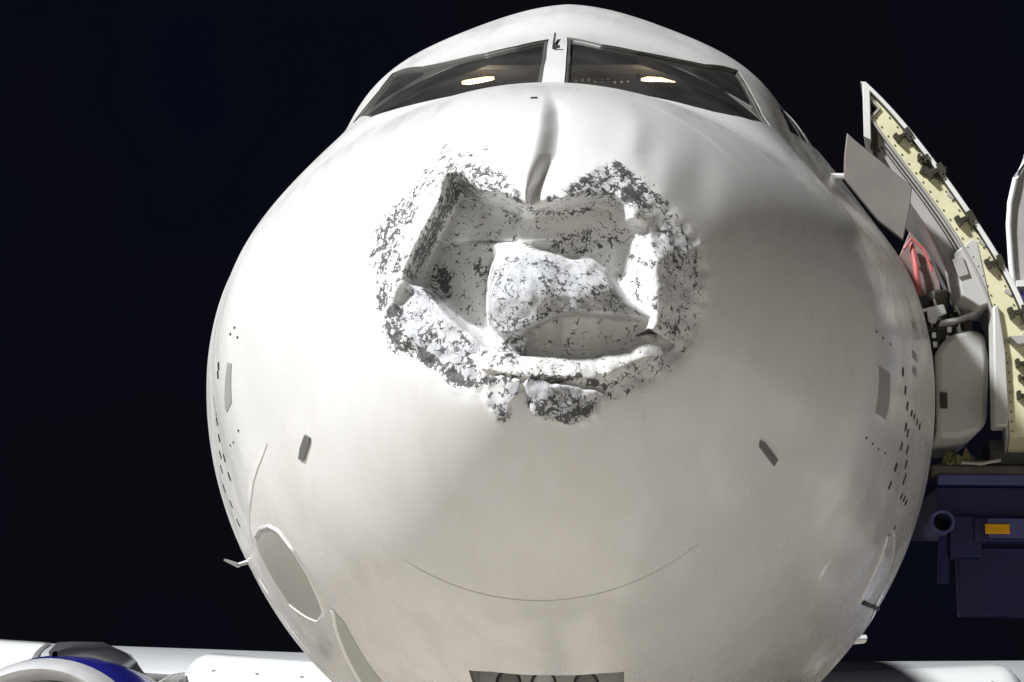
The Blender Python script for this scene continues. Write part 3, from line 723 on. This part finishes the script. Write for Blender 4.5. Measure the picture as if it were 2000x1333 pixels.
mb = MB(); mb.tube([(-.468, 2.9, 1.062), (-.44, 2.9, 1.064), (-.36, 2.9, 1.078), (-.321, 2.9, 1.083)], [.007, .012, .012, .007], 12); air(mb.build("cockpit_lamp", M_lamp, smooth=True))
mb = MB(); mb.tube([(.350, 2.9, 1.074), (.38, 2.9, 1.076), (.44, 2.9, 1.074), (.505, 2.9, 1.062)], [.006, .012, .010, .002], 12); air(mb.build("cockpit_lamp", M_lamp, smooth=True))
mb = MB(); mb.tube([(.142, 2.75, 1.012), (.321, 2.75, 1.017)], .005, 8); mb.box((.335, 2.75, .998), (.018, .02, .085)); air(mb.build("lamp_arm", M_steel))

for k in range(9):
    air(MB().box((.05+k*.03, 3.0+.002*k, 1.105+.004*(k % 3)), (.012, .012, .012)).build("overhead_switch", M_wht))
for x in (-.395, .43):
    ld = bpy.data.lights.new("cockpit_lamp_light", 'POINT'); ld.energy = 1.6; ld.color = (1, .88, .72); ld.shadow_soft_size = .05
    lo = bpy.data.objects.new("cockpit_lamp_light", ld); link(lo); lo.location = (x, 2.88, 1.0); air(lo)

# nose wheel bay
def zs(y): return float(surf(y, -math.pi/2)[2])
ys = np.linspace(1.77, 3.4, 12); V = []; F = []
for y in ys: V += [(-.295, y, zs(y)+.05), (-.295, y, -1.12), (.295, y, -1.12), (.295, y, zs(y)+.05)]
for i in range(11): F += [(4*i+k, 4*i+k+1, 4*i+k+5, 4*i+k+4) for k in range(3)]
F += [(0, 1, 2, 3), (44, 45, 46, 47)]
air(mesh_np("wheel_bay", V, F, M_bay, None, False))
mb = MB(); mb.box((0, 2.32, -1.58), (.56, .02, .34)); air(mb.build("bay_frame", M_bay))
ng = air(MB().tube([(0, 2.9, -1.2), (0, 2.9, -3.0)], .075, 16).build("nose_gear", M_steel, smooth=True))
for x in (-.19, .19):
    w = MB().lathe([(-.09, .2), (-.095, .33), (-.05, .38), (.05, .38), (.095, .33), (.09, .2)], (x, 2.9, GZ+.38), 'X', 32).build("wheel", M_tyre, ng, True)
    MB().lathe([(-.07, .0), (-.07, .2), (.07, .2), (.07, .0)], (x, 2.9, GZ+.38), 'X', 24).build("rim", M_steel, w, False)
for (x, z) in ((-.022, -1.690), (-.157, -1.690), (.141, -1.693)):
    lm = MB().lathe([(-.03, .050), (-.034, .046), (-.03, .040), (0, .038), (.07, .02), (.07, 0)], (x, 2.12, z+.01), 'Y', 24).build("taxi_lamp", M_dark, None, True); air(lm)
    MB().lathe([(-.015, .039), (-.022, 0)], (x, 2.12, z+.01), 'Y', 24).build("lens", M_wht if abs(x) < .1 else M_grey, lm, True)

# cabin windows along the side
wprot = None
for sg in (-1, 1):
    for k in range(46):
        s = 7.2+k*.53
        t = .29 if sg > 0 else math.pi-.29
        pos = surf(s, t); nn = surfn(s, t)
        if wprot is None:
            mb = MB(); n = 16
            mb.add([(.115*math.copysign(abs(math.cos(a))**.6, math.cos(a)), .17*math.copysign(abs(math.sin(a))**.6, math.sin(a)), 0) for a in [2*math.pi*i/n for i in range(n)]]
                   + [(.105*math.copysign(abs(math.cos(a))**.6, math.cos(a)), .16*math.copysign(abs(math.sin(a))**.6, math.sin(a)), .006) for a in [2*math.pi*i/n for i in range(n)]],
                   [(i, (i+1) % n, n+(i+1) % n, n+i) for i in range(n)]+[tuple(range(n, 2*n))])
            o = mb.build("cabin_window", M_seal); wprot = o
        else:
            o = bpy.data.objects.new("cabin_window", wprot.data); link(o)
        z = Vector(nn); x = Vector((0, 1, 0)); y = z.cross(x).normalized()
        o.matrix_local = Matrix(((x.x, y.x, z.x, pos[0]), (x.y, y.y, z.y, pos[1]), (x.z, y.z, z.z, pos[2]), (0, 0, 0, 1)))
        air(o)

# ------------------------------------------------------------------ wings, slats, engines, tail
def af(n=18):
    u = [(1-math.cos(math.pi*i/n))/2 for i in range(n+1)]
    th = lambda x: 5*.12*(.2969*math.sqrt(x)-.126*x-.3516*x*x+.2843*x**3-.1036*x**4)
    return [(x, th(x)*1.05+.012*math.sin(math.pi*x)) for x in u[::-1]]+[(x, -th(x)*.75) for x in u[1:-1]]
AF = af()
def wloft(name, secs, m, axis='h'):
    n = len(AF); V = []; F = []
    for (x, y, z, c) in secs:
        for (a, b) in AF: V.append((x, y+a*c, z+b*c) if axis == 'h' else (x+b*c, y+a*c, z))
    for i in range(len(secs)-1): F += [(i*n+k, i*n+(k+1) % n, (i+1)*n+(k+1) % n, (i+1)*n+k) for k in range(n)]
    F += [tuple(range(n)), tuple((len(secs)-1)*n+k for k in range(n))[::-1]]
    return air(MB().add(V, F).build(name, m, smooth=True))
def LEy(x): return 16.0+(x-3.14)*.5
def LEz(x): return -1.03+(x-3.14)*.076
def slat(sg, x0, x1, wing, n=26):
    prof = [(.62, .285), (.30, .235), (.0, .13), (-.22, -.02), (-.30, -.16), (-.26, -.30), (-.12, -.40)]
    V = []; F = []; m_ = len(prof)
    for i in range(n):
        u = i/(n-1); x = x0+(x1-x0)*u
        e = min(1, (x1-x)/.22); e2 = math.sqrt(max(0, 1-(1-e)**2)); e = min(1, (x-x0)/.1); e3 = math.sqrt(max(0, 1-(1-e)**2))
        k = .30+.70*min(e2, e3)
        for (a, b) in prof:
            V.append((sg*x, LEy(x)+.35+(a-.35)*k+.0, LEz(x)-.12+(b+.12)*k))
    for i in range(n-1): F += [(i*m_+k, i*m_+k+1, (i+1)*m_+k+1, (i+1)*m_+k) for k in range(m_-1)]
    o = MB().add(V, F).build("slat", M_slat, wing, True)
    s = o.modifiers.new("t", 'SOLIDIFY'); s.thickness = .05; s.offset = 0
    return o
for sg in (-1, 1):
    w = wloft("wing", [(sg*x, LEy(x), LEz(x), max(1.5, 6.6-(x-2)*.40) if x > 6 else 6.6-(x-2)*.45+.2) for x in (1.4, 3, 4.5, 6, 8, 10, 12, 14, 16, 17)], M_wing)
    slat(sg, 2.25, 4.78, w)
    for k in range(4): slat(sg, 6.75+k*2.5, 6.75+k*2.5+2.44, w)
    # row of small fasteners / vents on the inboard leading edge
    for k in range(4):
        x = 2.7+k*.55
        MB().box((sg*x, LEy(x)-.14, LEz(x)+.075), (.035, .03, .02)).build("slat_fastener", M_grey, w)
    ex, ez = sg*5.75, -2.04
    e = air(MB().lathe([(.62, 1.235), (1.1, 1.27), (1.8, 1.27)], (ex, 14.5, ez), 'Y', 64).build("engine", M_cowlb, smooth=True))
    MB().lathe([(.35, .96), (.12, .985), (.03, 1.02), (0, 1.06), (.03, 1.10), (.16, 1.15), (.34, 1.19)], (ex, 14.5, ez), 'Y', 64).build("intake_lip", M_lip, e, True)
    MB().lathe([(.34, 1.192), (.36, 1.195), (.62, 1.235)], (ex, 14.5, ez), 'Y', 64).build("cowl_band", M_cowlb, e, True)
    MB().lathe([(1.8, 1.272), (2.6, 1.24), (3.4, 1.08), (3.9, .95), (3.9, .80)], (ex, 14.5, ez), 'Y', 64).build("aft_cowl", M_cowlg, e, True)
    MB().lathe([(.35, .955), (1.0, .99), (1.0, .2)], (ex, 14.5, ez), 'Y', 64).build("intake_duct", M_cowlg, e, True)
    MB().lathe([(.55, .0), (.65, .12), (.95, .30), (1.0, .32)], (ex, 14.5, ez), 'Y', 32).build("spinner", M_dark, e, True)
    MB().lathe([(3.0, .62), (4.6, .5), (5.2, .32)], (ex, 14.5, ez), 'Y', 32).build("exhaust_nozzle", M_fan, e, True)
    for k in range(18):
        a = 2*math.pi*k/18; V = []
        for r in (.3, .65, .975):
            for d_ in (-.5, .5):
                tw = .9-.6*(r-.3); V.append((ex+r*math.cos(a)-math.sin(a)*d_*.26*math.cos(tw), 15.42+d_*.26*math.sin(tw), ez+r*math.sin(a)+math.cos(a)*d_*.26*math.cos(tw)))
        MB().add(V, [(0, 1, 3, 2), (2, 3, 5, 4)]).build("fan_blade", M_fan, e)
    # pylon and strake
    V = []; F = []
    for (y, hw, zt, zb) in ((15.0, .04, ez+1.27, ez+1.1), (15.5, .22, ez+1.40, ez+1.1), (16.2, .30, ez+1.46, ez+1.1), (17.5, .32, ez+1.40, ez+.9), (19.5, .25, -.95, -1.5), (21, .06, -1.0, -1.2)):
        V += [(ex-hw, y, zb), (ex-hw, y, zt-.10), (ex-hw*.6, y, zt), (ex+hw*.6, y, zt), (ex+hw, y, zt-.10), (ex+hw, y, zb)]
    for i in range(5): F += [(6*i+k, 6*i+k+1, 6*i+k+7, 6*i+k+6) for k in range(5)]
    air(MB().add(V, F).build("pylon", M_pyl, smooth=True))
    a = math.radians(42)
    for sd_ in (-1, 1):
        p0 = Vector((ex+sd_*1.26*math.sin(a), 15.7, ez+1.26*math.cos(a))); dr = Vector((sd_*math.sin(a), 0, math.cos(a)))
        MB().add([p0, p0+Vector((0, .9, 0)), p0+Vector((0, .9, 0))+dr*.30, p0+Vector((0, .45, 0))+dr*.24], [(0, 1, 2, 3)]).build("strake", M_cowlg, e).modifiers.new("t", 'SOLIDIFY').thickness = .02
    wloft("stabilizer", [(sg*x, 37.5+(x-.5)*.6, .9+(x-.5)*.1, 3.6-(x-.5)*.36) for x in (.4, 2, 4, 6)], M_paint)
    g = air(MB().tube([(sg*3.8, 21.0, -1.2), (sg*3.8, 21.0, -2.9)], .13, 14).build("main_gear", M_steel, smooth=True))
    for dx in (-.28, .28):
        w2 = MB().lathe([(-.2, .3), (-.2, .5), (-.12, .58), (.12, .58), (.2, .5), (.2, .3)], (sg*3.8+dx, 21.0, GZ+.58), 'X', 32).build("wheel", M_tyre, g, True)
        MB().lathe([(-.15, 0), (-.15, .3), (.15, .3), (.15, 0)], (sg*3.8+dx, 21.0, GZ+.58), 'X', 24).build("rim", M_steel, w2)
# wing root fairing
V = []; F = []; n = 20
for (y, w_, zb) in ((12.9, 1.5, -1.9), (13.8, 2.0, -2.2), (15, 2.35, -2.35), (19, 2.45, -2.4), (22, 2.2, -2.3), (24, 1.5, -1.95)):
    for k in range(n+1):
        a = math.pi*k/n; V.append((w_*math.cos(a)*(.9 if False else 1), y, -1.0-(-1.0-zb)*math.sin(a)**.7))
for i in range(5): F += [(i*(n+1)+k, i*(n+1)+k+1, (i+1)*(n+1)+k+1, (i+1)*(n+1)+k) for k in range(n)]
air(MB().add(V, F).build("wing_fairing", M_wing, smooth=True))
wloft("tail_fin", [(0, 35.0+(z-1.9)*.75, z, 6.0-(z-1.9)*.65) for z in (1.7, 4, 6, 8)], M_navy, 'v')

# ------------------------------------------------------------------ open passenger door
def slant(o):
    for v in o.data.vertices: v.co.x += .17*(v.co.y-4.2)
    return o
zz = np.array([1.54, 1.43, 1.32, 1.17, 1.02, .88, .74, .60, .45, .28, .10, -.15, -.42])
xo = np.array([1.53, 1.635, 1.73, 1.83, 1.93, 2.02, 2.11, 2.19, 2.26, 2.32, 2.36, 2.39, 2.39])
xi = np.array([1.51, 1.53, 1.57, 1.665, 1.77, 1.865, 1.955, 2.03, 2.09, 2.14, 2.17, 2.19, 2.19])
zf = np.concatenate([np.linspace(1.54, 1.40, 4)[:-1], np.linspace(1.40, -.33, 34)])
fo, fi = np.polyfit(zz, xo, 5), np.polyfit(zz[2:], xi[2:], 4)
xo0, xi0, zz0 = xo, xi, zz
xo = np.polyval(fo, zf); xi = np.where(zf > 1.36, xo-.055-.3*(1.54-zf)*.2, np.polyval(fi, zf)); xi = np.minimum(xi, xo-.045); zz = zf
Y0d, Y1d = 4.2, 4.98
dp = [(a, b) for a, b in zip(xo, zz)]+[(a-.028, b) for a, b in zip(xo[::-1], zz[::-1])]
door = air(MB().prism(dp, Y0d-.03, Y1d).build("passenger_door", M_door, bevel=.004))
slant(door)
door["label"] = "open cabin door standing off the hull with cream edge"
def dchild(mb, name, m, bevel=0, smooth=False):
    o = mb.build(name, m, None, smooth, bevel); o.parent = door
    if name in ('door_frame', 'door_seal', 'lining_edge', 'corner_frame', 'inner_lining'): slant(o)
    return o
dp = [(a-.038, b) for a, b in zip(xo[1:], zz[1:])]+[(a+.012, b) for a, b in zip(xi[::-1], zz[::-1]) if b < 1.5]
dchild(MB().prism(dp, Y0d, Y1d-.03), "door_frame", M_cream)
dp = [(a-.030, b) for a, b in zip(xo[1:], zz[1:])]+[(a-.037, b) for a, b in zip(xo[:0:-1], zz[:0:-1])]
dchild(MB().prism(dp, Y0d-.015, Y1d-.03), "door_seal", M_fit)
dp = [(a+.008, b) for a, b in zip(xi[1:], zz[1:])]+[(a-.006, b) for a, b in zip(xi[:0:-1], zz[:0:-1])]
dchild(MB().prism(dp, Y0d-.012, Y1d-.02), "lining_edge", M_lin)
# upper corner of the frame and inner lining behind it
dchild(MB().prism([(1.515, 1.53), (1.552, 1.50), (1.552, 1.22), (1.515, 1.24)], Y0d-.028, Y0d+.5), "corner_frame", M_door, .003)
dchild(MB().prism([(1.553, 1.40), (1.585, 1.36), (1.60, 1.18), (1.553, 1.20)], Y0d+.005, Y0d+.06), "corner_gusset", M_fit)
# inner lining, a curved skin further in
xl = xi-np.interp(zz, [-.42, .3, .9, 1.3, 1.54], [.10, .12, .11, .04, .0])
dp = [(a, b) for a, b in zip(xi[5:22]-.007, zz[5:22])]+[(a, b) for a, b in zip(xl[21:4:-1], zz[21:4:-1])]
dchild(MB().prism(dp, Y0d+.03, Y1d), "inner_lining", M_lin)
# lower white lining block
dp = [(2.10, .34), (2.135, .345), (2.165, .1), (2.17, -.33), (2.05, -.36), (2.06, .30)]
dchild(MB().prism([(a+.01, b) for a, b in [(2.125, .335), (2.155, .345), (2.185, .1), (2.19, -.22), (2.175, -.28), (2.115, -.28)]], Y0d-.03, Y0d+.10), "lower_lining", M_bust, .01)
dchild(MB().prism([(2.05, .70), (2.08, .68), (2.135, .36), (2.075, .34), (1.99, .40), (1.955, .62)], Y0d-.004, Y0d+.3), "side_lining", M_bust, .008)
dchild(MB().box((1.985, Y0d-.012, .545), (.055, .012, .10), Matrix.Rotation(-.3, 3, 'Y')), "warning_placard", M_lin, .003)
# slide bustle
bp_ = [(1.875, .13), (1.91, .20), (1.98, .245), (2.06, .265), (2.13, .24), (2.145, .1), (2.125, -.22), (2.08, -.275), (1.98, -.305), (1.87, -.31)]
bu = dchild(MB().prism(bp_, 4.36, 5.0), "slide_bustle", M_bust, .03)
h = MB().box((1.905, 4.352, -.115), (.038, .014, .085)).build("bustle_handle", M_fit, None, False, .01); h.parent = bu
dchild(MB().prism([(1.89, .285), (1.99, .30), (2.08, .335), (2.08, .25), (2.0, .26), (1.93, .215), (1.885, .16)], 4.44, 5.0), "bustle_cover", M_brown, .006)
dchild(MB().prism([(1.90, .30), (1.98, .315), (2.09, .355), (2.09, .34), (1.98, .298), (1.90, .285)], 4.33, 4.9), "bustle_rim", M_bust)
# stop fittings along the edge
FIT = [(1.711, 1.246, .9, 0), (1.868, 1.050, 1.0, 1), (2.013, .798, .95, 0), (2.152, .568, .9, 0), (2.262, .308, 1.0, 0), (2.275, .043, .75, 0), (2.275, -.031, .5, 0), (2.275, -.123, .75, 0)]
def fitting():
    mb = MB(); mb.box((0, 0, 0), (.085, .05, .022)); mb.box((-.035, -.006, .004), (.022, .05, .055)); mb.box((.035, -.006, -.004), (.028, .05, .06))
    mb.box((.02, -.012, -.035), (.02, .03, .04)); mb.tube([(-.05, -.02, .01), (.05, -.02, -.004)], .008, 6); return mb
fp = None
for (x, z, k, big) in FIT:
    i = int(np.argmin(abs(zz-z))); i = min(max(i, 1), len(zz)-2)
    tang = math.atan2(zz[i-1]-zz[i+1], xo[i-1]-xo[i+1])
    if fp is None: fp = fitting().build("stop_fitting", M_fit, None, False, .003); o = fp
    else: o = bpy.data.objects.new("stop_fitting", fp.data); link(o)
    o.parent = door; o.location = (x, Y0d-.012, z); o.rotation_euler = (0, -(tang-math.pi/2)*.9, 0); o.scale = (k, 1, k)
    if big:
        b = MB().box((1.862, Y0d-.004, 1.062), (.125, .03, .075), Matrix.Rotation(.35, 3, 'Y')).build("latch_block", M_fit, None, False, .004); b.parent = door
o = bpy.data.objects.new("stop_fitting", fp.data); link(o); o.parent = door; o.location = (1.81, Y0d-.012, 1.125); o.scale = (.55, 1, .55)
dchild(MB().prism([(2.20, .165), (2.40, .175), (2.40, .155), (2.24, .125)], Y0d-.10, Y0d+.2), "door_handle", M_lin)
for k in range(34):
    z = -.30+k*.05; xr = np.interp(z, zz[::-1], xo[::-1])-.052; xq = np.interp(z, zz[::-1], xi[::-1])+.026
    for x in (xr, xq):
        if z < 1.36 and xr-xq > .03: dchild(MB().tube([(x, Y0d-.004, z), (x, Y0d+.004, z)], .0045, 6), "rivet", M_fit)
for k, (x, z) in enumerate(((1.95, .93), (2.10, .68), (2.22, .42))):
    dchild(MB().prism([(x-.02, z), (x+.012, z-.025), (x+.02, z-.01), (x-.01, z+.016)], Y0d-.008, Y0d+.01), "latch_plate", M_lin)
for o_, r in ((.022, .0045), (.040, .003)):
    dchild(MB().tube([(np.interp(z, zz[::-1], xi[::-1])-o_, Y0d+.02, z) for z in np.linspace(1.2, .42, 14)], r, 6), "door_cable", M_fit)
# hinge arm plate standing between hull and door
pl = [(1.405, 1.20), (1.44, 1.165), (1.725, .915), (1.71, .80), (1.672, .635), (1.55, .74), (1.385, .96), (1.39, 1.08)]
dchild(MB().prism(pl, 4.0, 4.03), "hinge_plate", M_plate, .004)
dchild(MB().tube([(1.28, 4.06, .99), (1.45, 4.06, .985)], .016, 8), "hinge_link", M_wht)
# hinge arm with red strap
dchild(MB().prism([(1.80, .86), (1.90, .74), (1.95, .58), (1.97, .42), (1.88, .40), (1.80, .55), (1.74, .72)], 4.62, 4.66), "strap_cover", M_pink, .006)
dchild(MB().tube([(1.80, 4.58, .78), (1.815, 4.56, .66), (1.825, 4.54, .44)], [.012, .016, .018], 8), "warning_strap", M_red)
dchild(MB().tube([(1.755, 4.55, .74), (1.795, 4.55, .80), (1.86, 4.55, .74), (1.90, 4.55, .62)], .008, 6), "strap_cord", M_red)
dchild(MB().tube([(1.70, 4.5, .66), (1.755, 4.5, .50), (1.80, 4.5, .42)], .010, 6), "strap_rail", M_door)
dchild(MB().box((1.80, 4.50, .40), (.12, .10, .13)), "arm_housing", M_seal, .01)
dchild(MB().box((1.925, 4.50, .44), (.10, .10, .12)), "arm_housing", M_fit, .02)
dchild(MB().prism([(1.84, .385), (1.93, .405), (1.945, .355), (1.90, .335), (1.885, .30), (1.85, .31)], 4.40, 4.42), "arm_bracket", M_wht, .004)
dchild(MB().prism([(1.77, .37), (1.85, .385), (1.85, .37), (1.79, .355), (1.80, .29), (1.785, .29)], 4.40, 4.42), "arm_bracket", M_wht, .003)
for (a, b, r) in (((1.80, 4.44, .33), (1.86, 4.44, .14), .016), ((1.86, 4.45, .30), (1.92, 4.45, .16), .014), ((1.93, 4.46, .40), (2.0, 4.46, .16), .018), ((1.97, 4.44, .36), (2.03, 4.44, .2), .012),
                  ((1.84, 4.43, .20), (2.0, 4.43, .235), .012), ((1.85, 4.43, .27), (1.98, 4.43, .29), .010), ((1.90, 4.42, .31), (1.90, 4.42, .15), .012)):
    dchild(MB().tube([a, b], r, 8), "arm_rod", M_dark if r > .011 else M_fit)
for (x, z) in ((1.875, .24), (1.88, .19), (1.95, .22), (1.955, .27), (2.01, .25), (1.83, .23)):
    dchild(MB().box((x, 4.41, z), (.022, .02, .03)), "arm_clip", M_wht, .004)
dchild(MB().box((1.93, 4.60, .27), (.24, .03, .28)), "arm_backplate", M_seal)
rl = random.Random(3)
for k in range(26):
    x = rl.uniform(1.83, 2.03); z = rl.uniform(.14, .40); a = rl.uniform(-1.2, 1.2); L_ = rl.uniform(.03, .08)
    dchild(MB().tube([(x, 4.41+rl.uniform(0, .06), z), (x+.6*L_*math.sin(a), 4.42, z+.5*L_*math.cos(a)), (x+L_*math.sin(a), 4.43, z+L_*math.cos(a))], rl.choice((.005, .007, .009)), 6), "arm_linkage", rl.choice((M_dark, M_fit, M_fit, M_wht, M_lin)))
# cabin inside the doorway
air(MB().box((.2, 5.35, .5), (.05, 1.6, 2.0)).build("galley_wall", M_inter))

# ------------------------------------------------------------------ boarding stairs
ST_ = tag(empty("boarding_stairs", (3.4, 6.0, GZ)), "dark blue boarding stairs with amber reflector parked beneath the open door", "airstairs")
STI = Matrix.Translation((-3.4, -6.0, -GZ))
def sc(mb, name, m, bevel=0, smooth=False):
    o = mb.build(name, m, None, smooth, bevel); o.parent = ST_; o.matrix_parent_inverse = STI; return o
sc(MB().box((3.05, 5.75, -.49), (2.3, 2.3, .05)), "platform", M_navy, .01)
sc(MB().box((3.05, 4.59, -.485), (2.3, .04, .055)), "platform_edge", M_bluegrey, .008)
sc(MB().box((3.05, 4.66, -.60), (2.3, .06, .17)), "front_beam", M_navy, .006)
sc(MB().box((3.12, 4.60, -.745), (2.1, .09, .13)), "bumper_beam", M_navy, .01)
sc(MB().box((3.14, 4.545, -.74), (2.06-.06, .012, .10)), "beam_strip", M_bluegrey, .003)
sc(MB().box((2.185, 4.533, -.745), (.125, .014, .052)), "reflector", M_amber, .006)
rg = MB().lathe([(-.05, .046), (-.055, .055), (-.05, .062), (.25, .062), (.25, .046), (-.05, .046)], (1.905, 4.55, -.715), 'Y', 24)
sc(rg, "bumper_tube", M_bluegrey, 0, True)
sc(MB().box((1.905, 4.72, -.715), (.088, .02, .088)), "tube_plug", M_seal)
sc(MB().box((2.03, 4.62, -.78), (.16, .10, .22)), "bumper_bracket", M_navy, .01)
sc(MB().box((3.15, 4.70, -1.0), (2.3, .06, .36)), "lower_panel", M_navy, .01)
sc(MB().tube([(1.93, 4.62, -.78), (1.915, 4.61, -1.02)], .03, 10), "bumper_post", M_navy)
# rubber threshold under the door
sc(MB().box((2.55, 4.66, -.435), (1.36, .16, .055)), "threshold_pad", M_brown, .012)
for (a, b) in (((2.02, 4.56, -.40), (2.22, 4.56, -.385)), ((2.34, 4.56, -.45), (2.42, 4.54, -.35))):
    sc(MB().tube([a, ((a[0]+b[0])/2, a[1], (a[2]+b[2])/2-.012), b], .009, 6), "threshold_cable", M_lin)
sc(MB().box((2.30, 4.74, -.33), (.24, .2, .14)), "threshold_box", M_seal, .01)
# side guard panel with white rim
gz = np.linspace(0, 1, 14)
gp = [(2.75, .66), (2.725, .95), (2.71, 1.20), (2.705, 1.45), (2.72, 1.60), (2.76, 1.76), (2.83, 1.90), (2.92, 2.02), (3.05, 2.12), (3.3, 2.2), (3.9, 2.2), (3.9, -.46), (2.86, -.46), (2.80, .2)]
gd = sc(MB().prism([(a+.02, b) for a, b in gp], 6.52, 6.55), "guard_panel", M_lin)
MB().tube([(a, 6.5, b) for a, b in gp], .018, 8, True).build("guard_frame", M_wht, gd, True)
MB().box((3.35, 6.49, .87), (1.15, .05, .30)).build("guard_lower_sheet", M_blue, gd)
MB().box((3.34, 6.492, .46), (1.08, .05, .46)).build("guard_lower_sheet", M_blue, gd)
MB().box((3.32, 6.485, 1.06), (1.17, .04, .04)).build("guard_rail", M_wht, gd)
MB().box((3.37, 6.485, 1.24), (1.0, .04, .26)).build("guard_sheet", M_wht, gd)
# legs, chassis, steps
for x in (2.9, 4.0):
    for y in (5.3, 6.4): sc(MB().box((x, y, (GZ+.7-.52)/2), (.12, .12, -.52-(GZ+.7))), "leg", M_navy, .01)
ch = sc(MB().box((4.4, 5.75, GZ+.62), (5.2, 1.9, .22)), "chassis", M_navy, .02)
for x in (2.6, 6.2):
    for y in (4.85, 6.65):
        w2 = MB().lathe([(-.1, .2), (-.1, .36), (-.06, .4), (.06, .4), (.1, .36), (.1, .2)], (x, y, GZ+.4), 'Y', 28); w2 = sc(w2, "wheel", M_tyre, 0, True)
        MB().lathe([(-.08, 0), (-.08, .2), (.08, .2), (.08, 0)], (x, y, GZ+.4), 'Y', 20).build("rim", M_steel, w2)
for k in range(14): sc(MB().box((4.3+k*.27, 5.75, -.5-k*.195-.19), (.29, 1.5, .04)), "step", M_bluegrey, .004)
for y in (4.98, 6.52): sc(MB().tube([(4.15, y, -.55), (8.0, y, GZ+.15)], .07, 8), "stringer", M_navy)
for y in (4.98, 6.52): sc(MB().tube([(4.2, y, .55), (8.0, y, GZ+1.05)], .025, 8), "handrail", M_wht)

# crumpled canvas lying on the platform edge
nx, ny = 26, 14; V = []
for i in range(nx):
    for j in range(ny):
        u, v = i/(nx-1), j/(ny-1)
        z = -.405+.045*math.sin(9*u+3*v)*math.sin(7*v-2*u)+.03*math.sin(23*u+5*math.sin(6*v))+.035*(1-abs(2*u-1))
        V.append((1.93+.20*u+.02*math.sin(11*v), 4.57+.14*v, max(z, -.404)))
cv = fast_grid("canvas_sheet", np.array(V), nx, ny, M_olive)
cv.modifiers.new("t", 'SOLIDIFY').thickness = .008
tag(cv, "crumpled olive canvas sheet on the platform edge below the open door", "canvas")
